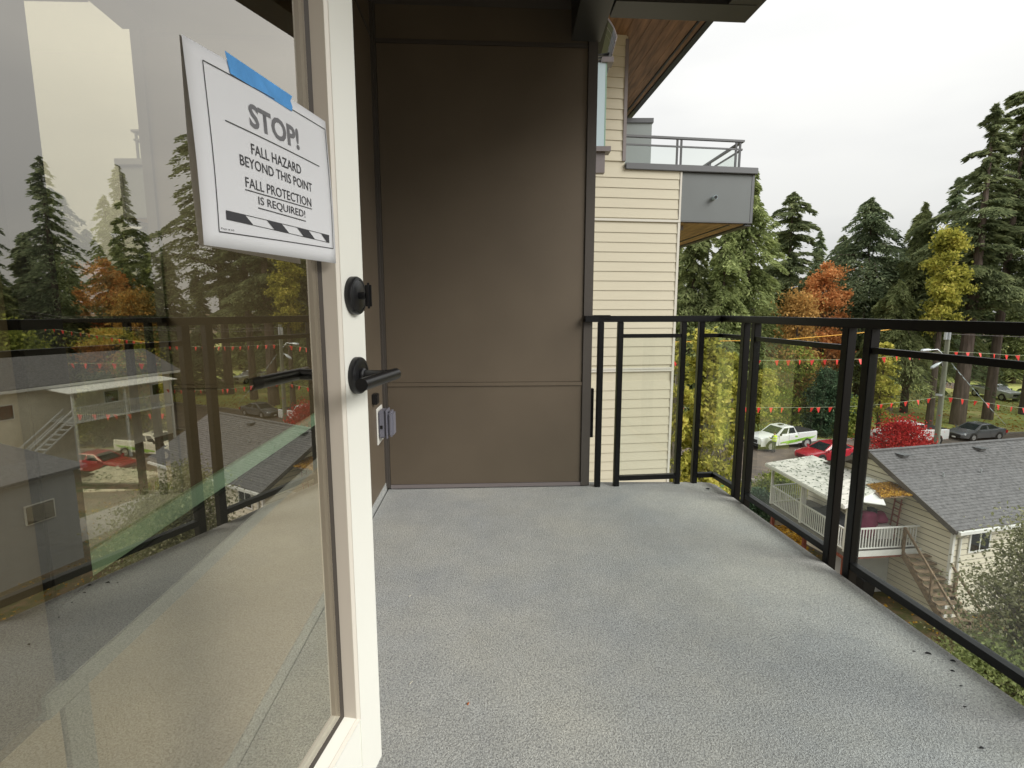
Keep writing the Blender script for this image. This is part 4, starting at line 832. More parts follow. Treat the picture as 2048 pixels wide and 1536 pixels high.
n_ = 900; u_, v_ = RNG.random(n_), RNG.random(n_); cv = np.array([(V(14.75, 20.0, zRo+.05).lerp(T1, a)*(1-b)+V(15.0, 21.3, zRi-.02).lerp(T2, a)*b)[:] for a, b in zip(u_*.85+.05, v_*.9)]); cv[:, 2] += .03
lt = thing('leaf_litter', (15.5, 20.6, zRo), 'yellow leaves piled on the brown piece of porch roof', 'leaves'); lt['kind'] = 'stuff'; d_ = RNG.normal(size=(n_, 3)); d_[:, 2] *= .2; tri_leaves('fallen_leaf', cv, unit(d_), .12, .09, LM['litter'], lt)
n_ = 420; cv = np.array([(Q0.lerp(Q3, a)*(1-b)+Q1.lerp(Q2, a)*b)[:] for a, b in RNG.random((n_, 2))]); cv[:, 2] += .02
lt = thing('leaf_litter', (14, 22, zRo), 'dark scattered leaves and twigs on the white porch roof', 'leaves'); lt['kind'] = 'stuff'; d_ = RNG.normal(size=(n_, 3)); d_[:, 2] *= .05; tri_leaves('fallen_leaf', cv, unit(d_), .15, .035, LM['darkbush'], lt)
# stairs
st = thing('wooden_stairs', (16.4, 19, zG), 'weathered open wooden stairs from the porch down to the yard', 'stairs')
s0_, s1_ = V(15.75, 19.85, zF-.05), V(16.1, 17.2, zG+.05); sw = V(1.0, .1, 0); nS = 12
for i in range(nS):
    p = s0_.lerp(s1_, (i+.6)/nS); MB().fbox(p, sw.normalized(), V(0, -1, 0), UZ, (-.02, -.0, 0), (1.02, .26, .04)).build('step', M['old_wood'], st)
for o_ in (0, 1): MB().beam(s0_+sw*o_-UZ*.12, s1_+sw*o_-UZ*.12, .05, .26).build('stringer', M['old_wood'], st); MB().beam(s0_+sw*o_+UZ*.95, s1_+sw*o_+UZ*.9, .05, .09).build('handrail', M['old_wood'], st)
for o_ in (0, 1):
    for f in (0, .5, .97): p = s0_.lerp(s1_, f)+sw*o_; MB().fbox(p, V(1, 0, 0), V(0, 1, 0), UZ, (-.045, -.045, -.2), (.045, .045, .98)).build('post', M['old_wood'], st)
# things on the porch
def bag(name, c, sx_, sy_, sz_, m, label, cat, seed=1):
    me = bpy.data.meshes.new(name); bm = bmesh.new(); bmesh.ops.create_icosphere(bm, subdivisions=3, radius=1); r_ = random.Random(seed); ph = [r_.random()*6 for _ in range(6)]
    for v in bm.verts:
        q = 1+.12*math.sin(v.co.x*4+ph[0])+.10*math.sin(v.co.y*5+ph[1])+.08*math.sin(v.co.z*6+ph[2]); f = lambda a: math.copysign(abs(a)**.6, a)
        v.co = V(f(v.co.x)*sx_*q, f(v.co.y)*sy_*q, (f(v.co.z)*q+1)*sz_)
    bm.to_mesh(me); bm.free(); me.materials.append(m); o = bpy.data.objects.new(name, me); C.objects.link(o); o.location = c
    for p in me.polygons: p.use_smooth = True
    return settag(o, label, cat)
bag('covered_barbecue', (13.75, 21.4, zF), .5, .85, .55, M['dark_cloth'], 'dark covered barbecue behind the porch balusters', 'barbecue', 2)
bag('cloth_pile', (15.1, 21.2, zF), .42, .35, .50, M['pink'], 'magenta cloth piled on the porch beside the white chest', 'cloth', 3)
bag('cloth_pile', (15.7, 21.3, zF+.55), .35, .25, .20, M['pink'], 'magenta cushion lying on top of the white chest', 'cloth', 4)
ch = thing('storage_chest', (15.7, 21.0, zF), 'white storage chest on the porch by the house wall', 'chest'); MB().box((15.35, 20.8, zF), (16.0, 21.4, zF+.48)).build('body', M['white_paint'], ch, bevel=.02); MB().box((15.33, 20.78, zF+.485), (16.02, 21.42, zF+.54)).build('lid', M['white_plastic'], ch, bevel=.02)
bag('black_bag', (15.35, 21.25, zF+.98), .15, .14, .12, M['dark_cloth'], 'small black bag on top of the magenta cloth pile', 'bag', 5)
ld = thing('step_ladder', (16.2, 21.0, zF), 'wooden ladder leaning on the house wall at the back of the porch', 'ladder')
for o_ in (0, .36): MB().beam((16.0, 20.7+o_, zF), (16.22, 20.8+o_, zF+1.75), .05, .03).build('side_rail', M['red_wood'], ld)
for i in range(6): f = (i+.7)/6.4; MB().beam((16.0+.22*f, 20.7, zF+1.75*f), (16.0+.22*f, 21.1, zF+1.75*f), .03, .05).build('rung', M['red_wood'], ld)
# under the porch
bin_ = thing('waste_bin', (14.9, 20.6, zG), 'dark wheeled bin standing under the raised porch', 'bin'); MB().hexa([(14.65, 20.35, zG+.05), (15.1, 20.35, zG+.05), (15.1, 20.8, zG+.05), (14.65, 20.8, zG+.05), (14.58, 20.28, zG+.95), (15.17, 20.28, zG+.95), (15.17, 20.87, zG+.95), (14.58, 20.87, zG+.95)]).build('body', M['car_black'], bin_, bevel=.03); MB().box((14.56, 20.23, zG+.955), (15.19, 20.89, zG+1.02)).build('lid', M['dark_cloth'], bin_, bevel=.02)
for x_ in (14.62, 15.14): MB().lathe((x_, 20.75, zG+.1), (1, 0, 0), [(.1, -.03), (.1, .03)], 14).build('wheel', M['tyre'], bin_)
ptf = thing('pedestal_fan', (14.15, 20.5, zG), 'dark pedestal fan shape standing under the porch by the bin', 'fan'); MB().tube([(14.15, 20.5, zG), (14.15, 20.5, zG+1.2)], .03, 8).build('pole', M['car_black'], ptf); MB().lathe((14.15, 20.4, zG+1.3), (0, 1, .2), [(.05, -.1), (.26, -.05), (.28, 0), (.26, .05), (.05, .08)], 18).build('cage', M['car_black'], ptf, smooth=True); MB().lathe((14.15, 20.5, zG), (0, 0, 1), [(.24, 0), (.22, .04), (.04, .06)], 16).build('base', M['car_black'], ptf)
# bins and tarp by the street, seen past the end railing
bb = at(1402, 945, 34); rb = thing('recycling_bin', (bb.x, 34, gz(34)), 'small grey kerbside bin seen through the end railing glass', 'bin'); zz = gz(34); MB().hexa([(bb.x-.28, 33.7, zz), (bb.x+.28, 33.7, zz), (bb.x+.28, 34.3, zz), (bb.x-.28, 34.3, zz), (bb.x-.34, 33.65, zz+.95), (bb.x+.34, 33.65, zz+.95), (bb.x+.34, 34.35, zz+.95), (bb.x-.34, 34.35, zz+.95)]).build('body', M['plastic'], rb, bevel=.03); MB().box((bb.x-.36, 33.6, zz+.955), (bb.x+.36, 34.4, zz+1.02)).build('lid', M['car_black'], rb, bevel=.02)
a1 = at(1398, 963, 24); a2 = at(1430, 963, 24)
bag('blue_tarp', (a1.x, 24, gz(24)), .85, .7, (a1.z-gz(24))/2, M['blue_plastic'], 'blue tarp heap beyond the far end of the balcony floor', 'tarp', 8); bag('green_tarp', (a2.x+.15, 24.1, gz(24)), .55, .6, (a1.z-gz(24))/2*.96, M['green_plastic'], 'green tarp heap right of the blue one', 'tarp', 9)

# second house further right, seen in the door glass
ZH = -10.6
h2 = thing('neighbour_house', (47, 29, ZH), 'two storey grey sided house with white porch reflected at the left of the door glass', 'house')
MB().box((43, 22, ZH), (52, 36.5, cz(5.6))).build('wall', M['house_cream'], h2)
MB().slab([V(42.4, 21.4, cz(5.55)), V(42.4, 37.1, cz(5.55)), V(47.5, 37.1, cz(3.3)), V(47.5, 21.4, cz(3.3))], (0, 0, .12)).build('roof', M['shingle'], h2); MB().slab([V(52.6, 21.4, cz(5.55)), V(52.6, 37.1, cz(5.55)), V(47.5, 37.1, cz(3.3)), V(47.5, 21.4, cz(3.3))], (0, 0, .115)).build('roof', M['shingle'], h2)
MB().box((42.3, 21.4, cz(5.7)), (42.39, 37.1, cz(5.5))).build('gutter', M['white_paint'], h2)
for y_ in (23.2, 30.5, 34.6):
    ww = MB().box((42.93, y_, cz(7.6)), (42.999, y_+1.2, cz(6.5))).build('window', M['white_paint'], h2); MB().box((42.90, y_+.08, cz(7.52)), (42.929, y_+1.12, cz(6.58))).build('pane', M['glass_house'], ww)
hp2 = thing('upper_porch', (41.8, 30, ZH), 'white upper porch with posts and balusters on the reflected house', 'porch')
MB().box((40.4, 26.5, cz(8.25)), (42.99, 34.5, cz(8.1))).build('porch_floor', M['white_paint'], hp2); MB().slab([V(40.1, 26.2, cz(6.0)), V(40.1, 34.8, cz(6.0)), V(42.95, 34.8, cz(5.75)), V(42.95, 26.2, cz(5.75))], (0, 0, .07)).build('porch_roof', M['white_plastic'], hp2)
for y_ in (26.6, 30.4, 34.4): MB().box((40.42, y_-.07, cz(8.1)), (40.56, y_+.07, cz(6.0))).build('post', M['white_paint'], hp2); MB().box((40.42, y_-.08, ZH), (40.58, y_+.08, cz(8.26))).build('support_post', M['white_paint'], hp2)
MB().box((40.43, 26.6, cz(7.15)), (40.53, 34.4, cz(7.08))).build('handrail', M['white_paint'], hp2)
b0 = MB().box((40.46, 26.7, cz(8.1)), (40.50, 26.74, cz(7.16))).build('baluster', M['white_paint'], hp2)
for i in range(1, 48): o = bpy.data.objects.new('baluster', b0.data); C.objects.link(o); o.parent = hp2; o.location = (0, i*.16, 0)
st2 = thing('white_stairs', (41, 24, ZH), 'white railed stairs descending beside the reflected porch', 'stairs')
sa_, sb_ = V(40.9, 26.5, cz(8.15)), V(40.9, 21.8, ZH+.05)
for i in range(13): p = sa_.lerp(sb_, (i+.5)/13); MB().box((p.x-.5, p.y-.15, p.z-.04), (p.x+.5, p.y+.15, p.z)).build('step', M['white_paint'], st2)
for dx in (-.5, .5):
    for dz in (.95, .5, -.1): MB().beam(sa_+V(dx, 0, dz), sb_+V(dx, 0, dz), .06, .08).build('side_rail', M['white_paint'], st2)
h3 = thing('garage', (30, 14, ZY), 'low grey sided outbuilding with one window reflected in the door glass', 'garage')
MB().box((26.5, 9, ZY), (33, 17.3, cz(7.6))).build('wall', M['grey_siding'], h3); MB().slab([V(26.1, 8.6, cz(7.55)), V(26.1, 17.7, cz(7.55)), V(33.3, 17.7, cz(6.9)), V(33.3, 8.6, cz(6.9))], (0, 0, .12)).build('roof', M['shingle'], h3)
gbd = MB().hexa([(26.46, 9, ZY), (26.499, 9, ZY), (26.499, 17.3, ZY), (26.46, 17.3, ZY), (26.485, 9, ZY+.2), (26.499, 9, ZY+.2), (26.499, 17.3, ZY+.2), (26.485, 17.3, ZY+.2)]).build('siding_board', M['grey_siding'], h3)
for i in range(1, 21): o = bpy.data.objects.new('siding_board', gbd.data); C.objects.link(o); o.parent = h3; o.location = (0, 0, i*.204)
ww = MB().box((26.40, 15.1, cz(9.6)), (26.455, 16.3, cz(8.7))).build('window', M['white_paint'], h3); MB().box((26.37, 15.16, cz(9.55)), (26.399, 16.24, cz(8.75))).build('pane', M['glass_house'], ww)

# ------------------------------------------------------------------ utility pole, pennants, cables
PY = 36.0; pb = at(1871, 905, PY); ptp = at(1898, 655, PY); zb = gz(PY)
pole = thing('utility_pole', (pb.x, PY, zb), 'greenish wooden utility pole with lamp arms beside the red maple', 'utility pole')
p0 = V(pb.x, PY, zb-.2); MB().tube([p0, V(ptp.x, PY, ptp.z)], [.19, .14], 12).build('pole_shaft', M['pole'], pole, smooth=True)
def lamp(px0, py0, px1, py1, lab=None):
    a, b = at(px0, py0, PY), at(px1, py1, PY); m_ = (a+b)/2+UZ*.25; ar = MB().tube([a, m_, b], .035, 8).build('lamp_arm', M['lamp_metal'], pole, smooth=True, label=lab)
    d = (b-m_).normalized(); MB().tube([b-d*.1, b+d*.15, b+d*.55, b+d*.65], [.05, .12, .11, .03], 10).build('lamp_head', M['lamp_metal'], ar, smooth=True)
lamp(1889, 712, 1860, 700); lamp(1887, 735, 1878, 727)
for q in (-1, 1): a = at(1889+q*3.5, 670, PY); MB().tube([a+V(0, -.25, -.3), a+V(0, -.25, .3)], .10, 12).build('transformer', M['lamp_metal'], pole)
MB().tube([V(ptp.x-.2, PY-.05, cz(5.97)+.02), V(ptp.x-.2, PY-.05, cz(5.97)+.14)], .2, 12).build('pole_band', M['lamp_metal'], pole)
gw = thing('guy_wire', at(1903, 728, 35.8), 'white spotted guy wire running down right from the utility pole', 'wire'); ga, gb = at(1903, 726, 35.8), at(2012, 850, 35.8); MB().tube([ga, ga.lerp(gb, .5)-UZ*.1, gb], .012, 5).build('wire', M['lamp_metal'], gw)
for i in range(9): c = ga.lerp(gb, (i+.5)/12)-UZ*.08; MB().tube([c, c+(gb-ga).normalized()*.3], .017, 6).build('sleeve', M['frost'], gw)
fl_me = None
def pennants(name, path, lab, sp=.86, sz=.35):
    pts = [Vector(p) for p in path]
    # smooth path
    P = []
    for i in range(len(pts)-1):
        a, b, c, d = pts[max(i-1, 0)], pts[i], pts[i+1], pts[min(i+2, len(pts)-1)]
        for k in range(10): t = k/10; P.append(.5*((2*b)+(c-a)*t+(2*a-5*b+4*c-d)*t*t+(3*b-a-3*c+d)*t**3))
    P.append(pts[-1]); t = thing(name, P[0], lab, 'pennant string', 'pennant strings over the street')
    MB().tube(P, .009, 4).build('string', M['string'], t); acc = 0
    for i in range(len(P)-1):
        acc += (P[i+1]-P[i]).length
        if acc >= sp:
            acc -= sp; c = P[i]; d = (P[i+1]-P[i]).normalized(); tw = random.uniform(-.5, .5); d2 = V(d.x*math.cos(tw)-d.y*math.sin(tw), d.x*math.sin(tw)+d.y*math.cos(tw), d.z); sw_ = V(random.uniform(-.05, .05), random.uniform(-.1, .1), 0); s2 = sz*random.uniform(.9, 1.1)
            MB().slab([c-d2*s2*.36, c+d2*s2*.36, c+d2*s2*.08-UZ*s2*.98+sw_, c-d2*s2*.08-UZ*s2*.98+sw_], V(-d2.y, d2.x, 0)*.004).build('pennant', M['flag'], t)
pa = at(1889, 703, PY)
pennants('pennant_string', [at(1330, 722, 35), at(1480, 721, 35.2), at(1600, 720, 35.4), at(1720, 718, 35.6), at(1810, 710, 35.8), pa], 'upper string of red pennants left of the utility pole')
pennants('pennant_string', [pa+V(.05, 0, 0), at(1960, 706, 36), at(2048, 711, 36), at(2240, 712, 36), at(2500, 690, 36), at(2800, 660, 36)], 'upper string of red pennants right of the utility pole')
pl = at(1883, 793, PY)
pennants('pennant_string', [at(1330, 816, 35), at(1480, 815, 35.2), at(1600, 815, 35.4), at(1720, 812, 35.6), at(1820, 802, 35.8), pl], 'lower string of red pennants left of the utility pole')
pennants('pennant_string', [pl+V(.05, 0, 0), at(1960, 803, 36), at(2048, 816, 36), at(2240, 826, 36), at(2500, 805, 36), at(2800, 770, 36)], 'lower string of red pennants right of the utility pole')
cbl = thing('orange_cable', at(1340, 684, 30), 'orange covered overhead cable crossing in front of the trees', 'cable')
MB().tube([at(1340, 684, 30), at(1440, 682, 30), at(1560, 680, 30), at(1700, 668, 30), at(1818, 655, 30)], .022, 6).build('cable_run', M['cable'], cbl)
for i, (ya, yb) in enumerate(((662, 640), (668, 652))):
    wr = thing('overhead_wire', at(1889, 664, 36.1), ('higher', 'lower')[i]+' grey overhead wire leaving the utility pole to the right', 'wire'); a = at(1895, ya, 36.1); MB().tube([a, at(2050, ya+6, 36), at(2400, ya+4, 36), at(2900, yb-30, 36)], .008, 4).build('wire_run', M['mauve_trim'], wr)

# ------------------------------------------------------------------ vehicles
def ring(x, wd, z0, z1, top=.9, r0=.08):
    h = z1-z0; hs = [(wd*.86, z0), (wd*.97, z0+.06), (wd, z0+h*.45), (wd*.99, z1-h*.22), (wd*(top*.5+.5), z1-h*.06), (wd*top*.9, z1)]
    return [(x, y, z) for y, z in hs]+[(x, -y, z) for y, z in hs[::-1]]
def loft(mb, rings):
    n = len(rings[0]); vs = [p for r_ in rings for p in r_]; fs = [(i*n+k, i*n+(k+1) % n, (i+1)*n+(k+1) % n, (i+1)*n+k) for i in range(len(rings)-1) for k in range(n)]+[tuple(range(n))[::-1], tuple((len(rings)-1)*n+k for k in range(n))]
    return mb.add(vs, fs)
def vehicle(name, pos, heading, paint, label, kind='sedan', cat='car', decal=False):
    t = thing(name, (0, 0, 0), label, cat)
    if kind == 'pickup':
        W = .98; wx = (1.85, -1.85); wr = .41
        b = MB(); loft(b, [ring(2.86, .80, .45, .95), ring(2.80, .93, .38, 1.12), ring(2.3, .97, .36, 1.20), ring(1.2, .98, .36, 1.27), ring(1.0, .98, .36, 1.28), ring(-.95, .98, .36, 1.28)]); body = b.build('body', paint, t, smooth=True)
        bed = MB(); loft(bed, [ring(-.97, .97, .40, 1.33, .98), ring(-2.9, .97, .44, 1.35, .98)]); bed.build('cargo_bed', paint, t, smooth=True)
        MB().box((-2.84, -.86, 1.34), (-1.02, .86, 1.385)).build('tonneau_cover', M['car_black'], t, bevel=.02)
        cab = [(1.18, .86, 1.26), (.40, .74, 1.84), (-.62, .73, 1.86), (-.93, .84, 1.26)]
    elif kind == 'suv':
        W = .96; wx = (1.5, -1.5); wr = .38
        b = MB(); loft(b, [ring(2.38, .78, .42, .82), ring(2.3, .90, .34, .96), ring(1.9, .95, .33, 1.04), ring(.9, .96, .33, 1.10), ring(-1.8, .96, .33, 1.12), ring(-2.3, .93, .36, 1.06), ring(-2.38, .85, .42, .95)]); body = b.build('body', paint, t, smooth=True)
        cab = [(.98, .86, 1.08), (.35, .72, 1.68), (-1.9, .72, 1.70), (-2.25, .84, 1.08)]
    else:
        W = .91; wx = (1.40, -1.40); wr = .325
        b = MB(); loft(b, [ring(2.40, .66, .36, .62), ring(2.30, .82, .24, .70), ring(1.9, .89, .20, .80), ring(1.1, .91, .19, .92), ring(.2, .91, .19, .95), ring(-1.3, .91, .20, .99), ring(-2.0, .88, .24, 1.00), ring(-2.34, .80, .30, .93), ring(-2.42, .70, .40, .80)]); body = b.build('body', paint, t, smooth=True)
        cab = [(1.15, .80, .90), (.30, .62, 1.40), (-.75, .62, 1.42), (-1.75, .74, .97)]
    (xa, ya, za), (xb, yb, zb_), (xc, yc, zc_), (xd, yd, zd_) = cab
    cb = MB(); cb.add([(xa, -ya, za), (xa, ya, za), (xb, yb, zb_-.04), (xb-.06, yb*.9, zb_), (xb-.06, -yb*.9, zb_), (xb, -yb, zb_-.04), (xd, -yd, zd_), (xd, yd, zd_), (xc, yc, zc_-.04), (xc+.06, yc*.9, zc_), (xc+.06, -yc*.9, zc_), (xc, -yc, zc_-.04)],
        [(0, 1, 2, 3, 4, 5), (7, 6, 11, 10, 9, 8), (1, 7, 8, 2), (2, 8, 9, 3), (3, 9, 10, 4), (4, 10, 11, 5), (5, 11, 6, 0)]); cabin = cb.build('cabin', paint, t)
    l2 = lambda a, b, f: tuple(a[i]+(b[i]-a[i])*f for i in range(3))
    def quad(nm, pts, off, par=t, m=M['car_glass']): return MB().slab([V(*p)+V(*off) for p in pts], V(*off)*.25).build(nm, m, par)
    A, Bq = (xa, -ya, za), (xa, ya, za); Cq, D = (xb, yb, zb_-.04), (xb, -yb, zb_-.04)
    quad('windscreen', [l2(l2(A, Bq, .06), l2(D, Cq, .08), .04), l2(l2(A, Bq, .94), l2(D, Cq, .92), .04), l2(l2(A, Bq, .94), l2(D, Cq, .92), .93), l2(l2(A, Bq, .06), l2(D, Cq, .08), .93)], (.008, 0, .006))
    A, Bq = (xd, -yd, zd_), (xd, yd, zd_); Cq, D = (xc, yc, zc_-.04), (xc, -yc, zc_-.04)
    quad('rear_window', [l2(l2(A, Bq, .1), l2(D, Cq, .1), .12), l2(l2(A, Bq, .9), l2(D, Cq, .9), .12), l2(l2(A, Bq, .9), l2(D, Cq, .9), .9), l2(l2(A, Bq, .1), l2(D, Cq, .1), .9)], (-.008, 0, .006))
    ns = {'pickup': 2, 'sedan': 2, 'suv': 3}[kind]
    for sg in (1, -1):
        lo0, lo1 = (xa, sg*ya, za), (xd, sg*yd, zd_); hi0, hi1 = (xb, sg*yb, zb_-.04), (xc, sg*yc, zc_-.04)
        for k in range(ns):
            f0, f1 = (k+.06)/ns, (k+.95)/ns; f0 = max(f0, .06)
            q = [l2(l2(lo0, lo1, f0*.93+.05), l2(hi0, hi1, f0*.96+.02), .10), l2(l2(lo0, lo1, f1*.93+.02), l2(hi0, hi1, f1*.96+.02), .10), l2(l2(lo0, lo1, f1*.93+.02), l2(hi0, hi1, f1*.96+.02), .90), l2(l2(lo0, lo1, f0*.93+.05), l2(hi0, hi1, f0*.96+.02), .90)]
            quad('side_window', q, (0, sg*.008, .002))
        xm = xa-.25; MB().box((xm, sg*(W-.02), za-.02), (xm+.14, sg*(W+.16), za+.15)).build('mirror', paint if kind != 'pickup' else M['car_black'], t, bevel=.03)
        xf = {'pickup': 2.66, 'suv': 2.2, 'sedan': 2.14}[kind]; zf = {'pickup': .90, 'suv': .80, 'sedan': .60}[kind]; wf = {'pickup': .92, 'suv': .86, 'sedan': .80}[kind]
        MB().box((xf, sg*wf*.62, zf-.08), (xf+.17, sg*(wf+.035), zf+.10)).build('headlight', M['lampglass'], t, bevel=.03)
        xr = {'pickup': -2.91, 'suv': -2.36, 'sedan': -2.40}[kind]; MB().box((xr-.015, sg*.62, zf-.02), (xr+.20, sg*(.95 if kind == 'pickup' else .87), zf+.22)).build('tail_light', M['tail_red'], t, bevel=.02)
        for k in range(ns):   # door seams
            xs_ = xa-.12-(xa-xd-.1)*k/ns
            MB().box((xs_-.006, sg*(W-.012), .42), (xs_+.006, sg*(W+.003), za-.03)).build('door_seam', M['car_black'], body)
            MB().box((xs_-.9 if kind == 'pickup' else xs_-.85, sg*(W-.01), za-.17), ((xs_-.74) if kind == 'pickup' else xs_-.70, sg*(W+.02), za-.13)).build('door_handle', paint, body)
        for x_ in wx:
            MB().lathe((x_, sg*(W-.20), wr+.02), (0, sg, 0), [(wr+.085, 0), (wr+.085, .188), (wr+.03, .205)], 28).build('wheel_arch', M['car_black'], t)
            wh = MB().lathe((x_, sg*(W-.17), wr), (0, sg, 0), [(wr*.8, 0), (wr*.97, .02), (wr, .06), (wr, .16), (wr*.96, .20), (wr*.70, .205), (wr*.66, .18)], 28).build('wheel', M['tyre'], t, smooth=True)
            MB().lathe((x_, sg*(W-.17), wr), (0, sg, 0), [(wr*.65, .15), (wr*.64, .195), (wr*.50, .185), (wr*.18, .205), (wr*.10, .215)], 20).build('rim', M['rim'], wh, smooth=True)
    xg = {'pickup': 2.83, 'suv': 2.34, 'sedan': 2.345}[kind]; zg_ = {'pickup': .78, 'suv': .62, 'sedan': .42}[kind]
    MB().box((xg-.05, -.55, zg_-.12), (xg+.055, .55, zg_+.16)).build('grille', M['car_black'], t, bevel=.02); MB().box((xg+.056, -.16, zg_-.20), (xg+.075, .16, zg_-.08)).build('number_plate', M['white_plastic'], t)
    if kind == 'pickup':
        MB().box((-.15, -.18, 1.87), (.2, .18, 1.93)).build('roof_beacon', M['car_black'], t, bevel=.02)
        MB().box((-2.98, -.9, .42), (-2.9, .9, .62)).build('bumper', M['rim'], t, bevel=.02); MB().box((2.80, -.93, .42), (2.93, .93, .62)).build('bumper', M['car_black' if decal else 'rim'], t, bevel=.03)
    if decal:
        for sg in (1, -1):
            for dz_, w_, x0_, x1_ in ((0, .05, .9, -2.7), (.12, .035, -.6, -2.8), (-.10, .03, .3, -1.4)):
                vs = [];
                for i in range(13):
                    f = i/12; x_ = x0_+(x1_-x0_)*f; z_ = .62+dz_+.30*f*f+.05*math.sin(f*5); wq = w_*math.sin(PI*min(1, .15+f*.85))*1.6+.01
                    vs += [V(x_, sg*.986, z_-wq), V(x_, sg*.986, z_+wq), V(x_, sg*.978, z_+wq), V(x_, sg*.978, z_-wq)]
                q = MB(); q.add(vs, [(i*4+a, i*4+(a+1) % 4, (i+1)*4+(a+1) % 4, (i+1)*4+a) for i in range(12) for a in range(4)]+[(0, 1, 2, 3), (51, 50, 49, 48)]); q.build('stripe', M['swoosh'], t)
            MB().box((-.85, sg*.975, .98), (-.60, sg*.987, 1.14)).build('logo', M['swoosh'], t)
        MB().box((2.55, -.95, .95), (2.75, -.90, 1.05)).build('marker_light', M['flag'], t)
    t.location = pos; t.rotation_euler = (0, 0, heading); return t
sdh = R(8)
def road_pt(px, py, z=ZS+.008): return on_z(px, py, z)
q = road_pt(1566, 897); vehicle('pickup_truck', (q.x, q.y+.6, ZS+.008), R(180)+sdh+R(10), M['car_white'], 'white crew cab pickup with lime green side stripes and black bed cover', 'pickup', 'truck', True)
q = road_pt(1806, 888); vehicle('pickup_truck', (q.x+.6, q.y+.3, ZS+.008), R(180)+sdh, M['car_white'], 'plain white pickup half hidden behind the red maple', 'pickup', 'truck')
q = road_pt(1956, 878); vehicle('parked_car', (q.x, q.y+.3, ZS+.008), R(180)+sdh+R(4), M['car_grey'], 'grey sedan parked at the park side of the street right of the pole', 'sedan', 'car')
q = road_pt(1655, 919); vehicle('parked_car', (q.x, q.y, ZS+.008), R(180)+sdh+R(6), M['car_red'], 'red car on the near side of the street above the porch roof', 'sedan', 'car')
vehicle('pickup_truck', (62.4, 66.5, ZS+.012), R(-88), M['car_white'], 'distant white pickup on the upper park road behind the tree trunks', 'pickup', 'truck')
vehicle('parked_car', (64.5, 79.5, ZS+.012), R(-100), M['car_dark'], 'small dark car far up the park road beside the utility pole', 'sedan', 'car')
a = at(1633, 728, 84); vehicle('parked_car', (a.x, 84, a.z), R(160), M['car_silver'], 'small silver car far back under the orange tree', 'sedan', 'car')
a_ = a
MB().box((a.x-8, 80, ZS+.01), (a.x+8, 90, a.z-.01)).build('knoll', M['lawn'], kind='structure')

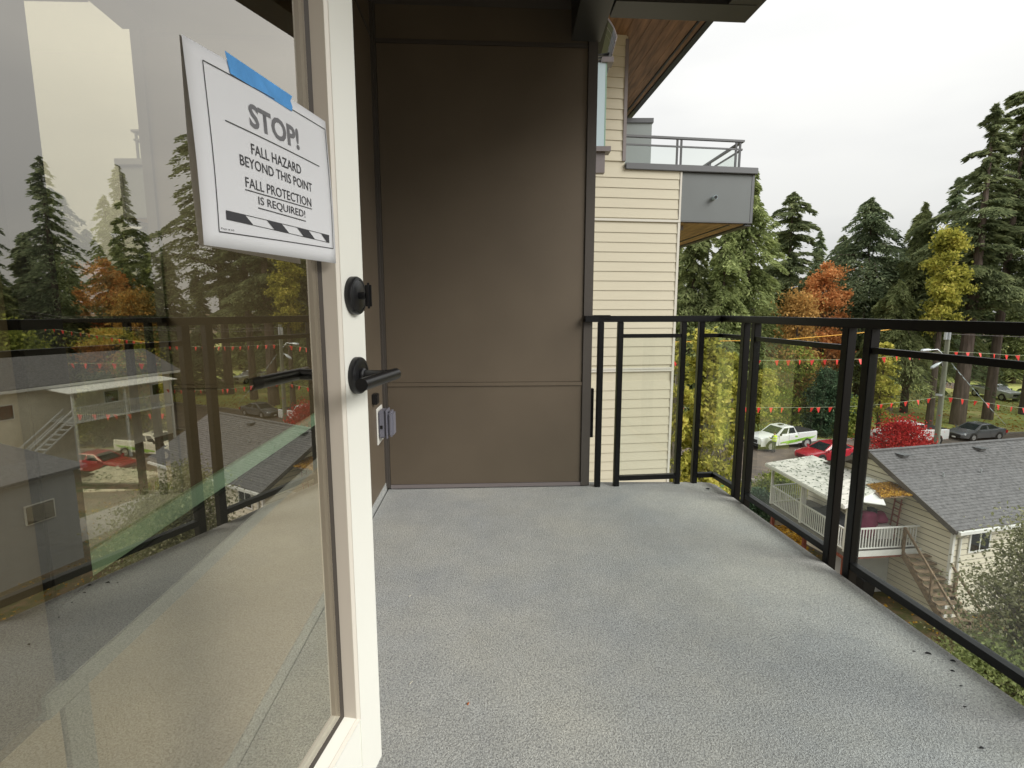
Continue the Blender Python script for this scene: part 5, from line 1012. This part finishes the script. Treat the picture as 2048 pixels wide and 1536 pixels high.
# ------------------------------------------------------------------ person beside the striped pickup
def person(pos, face, label):
    t = thing('person', (0, 0, 0), label, 'person')
    J = {'pel': (0, 0, .95, .135), 'wai': (0, 0, 1.10, .125), 'che': (0, .01, 1.30, .15), 'nek': (0, 0, 1.47, .055), 'hd0': (0, .015, 1.56, .075), 'hd1': (0, .02, 1.66, .088), 'hd2': (0, .01, 1.74, .06)}
    E_l = [('pel', 'wai'), ('wai', 'che'), ('che', 'nek'), ('nek', 'hd0'), ('hd0', 'hd1'), ('hd1', 'hd2')]
    for s, sg in (('L', 1), ('R', -1)):
        el = (sg*.27, .02, 1.12) if s == 'L' else (sg*.25, .10, 1.14); wr_ = (sg*.26, .14, .92) if s == 'L' else (sg*.15, .30, 1.22)
        J.update({'hip'+s: (sg*.10, 0, .88, .095), 'kne'+s: (sg*.11, .02, .48, .062), 'ank'+s: (sg*.12, 0, .09, .042), 'toe'+s: (sg*.14, .15, .04, .038), 'sho'+s: (sg*.19, 0, 1.40, .062), 'elb'+s: (*el, .045), 'wri'+s: (*wr_, .030), 'pal'+s: (wr_[0]*.98, wr_[1]+.05, wr_[2]-.05 if s == 'L' else wr_[2]+.03, .032)})
        E_l += [('pel', 'hip'+s), ('hip'+s, 'kne'+s), ('kne'+s, 'ank'+s), ('ank'+s, 'toe'+s), ('che', 'sho'+s), ('sho'+s, 'elb'+s), ('elb'+s, 'wri'+s), ('wri'+s, 'pal'+s)]
        pb_ = J['pal'+s]
        for k in range(5):
            nm = 'f%d' % k+s; off = (k-2)*.017; J[nm] = (pb_[0]+off*(1 if k else 1.8), pb_[1]+(.055 if k else .02), pb_[2]-.03, .0095); J[nm+'b'] = (pb_[0]+off, pb_[1]+.075-(.02 if k == 0 else 0), pb_[2]-.055, .008); E_l += [('pal'+s, nm), (nm, nm+'b')]
    ks = list(J); me = bpy.data.meshes.new('body'); me.from_pydata([J[k][:3] for k in ks], [(ks.index(a), ks.index(b)) for a, b in E_l], [])
    o = bpy.data.objects.new('tmp', me); C.objects.link(o); md = o.modifiers.new('s', 'SKIN'); ss = o.modifiers.new('ss', 'SUBSURF'); ss.levels = 2; ss.render_levels = 2
    for i, k in enumerate(ks): me.skin_vertices[0].data[i].radius = (J[k][3], J[k][3]*(.8 if k in ('che', 'pel', 'wai') else 1)); me.skin_vertices[0].data[i].use_root = (k == 'pel')
    bpy.context.view_layer.update(); nm_ = bpy.data.meshes.new_from_object(o.evaluated_get(bpy.context.evaluated_depsgraph_get())); bpy.data.objects.remove(o)
    nm_.materials.append(M['skin']); nm_.materials.append(M['trousers']); nm_.materials.append(mat('grey_sweater', (.10, .11, .12), .9))
    for p in nm_.polygons:
        c = p.center; p.use_smooth = True
        p.material_index = 1 if c.z < .97 and abs(c.x) < .235 and c.y < .12 or c.z < .5 else (2 if c.z < 1.46 and c.y < .26 and not (c.z < .95) else 0)
    b = bpy.data.objects.new('body', nm_); C.objects.link(b); b.parent = t
    MB().lathe((0, .0, .98), (0, 0, 1), [(.17, 0), (.185, .12), (.195, .30), (.175, .42), (.10, .475)], 20).build('vest', M['hivis'], t, smooth=True)
    for z_ in (1.08, 1.26): MB().lathe((0, 0, z_), (0, 0, 1), [(.186, 0), (.20, .005), (.202, .045), (.19, .05)], 20).build('reflective_band', M['lampglass'], t)
    MB().lathe((0, -.005, 1.66), (0, -.15, 1), [(.098, 0), (.106, .03), (.09, .09), (.04, .125)], 18).build('hair', M['hair'], t, smooth=True)
    MB().lathe((0, .10, 1.64), (0, 1, -.3), [(.018, 0), (.008, .025)], 8).build('nose', M['skin'], t, smooth=True)
    for sg in (-1, 1): MB().lathe((sg*.032, .098, 1.665), (0, 1, 0), [(.010, 0), (.008, .008)], 8).build('eye', M['hair'], t)
    t.location = pos; t.rotation_euler = (0, 0, face); return t
q = road_pt(1547, 906); person((q.x, q.y, ZS+.008), R(20), 'person in a yellow high visibility vest standing at the truck door')
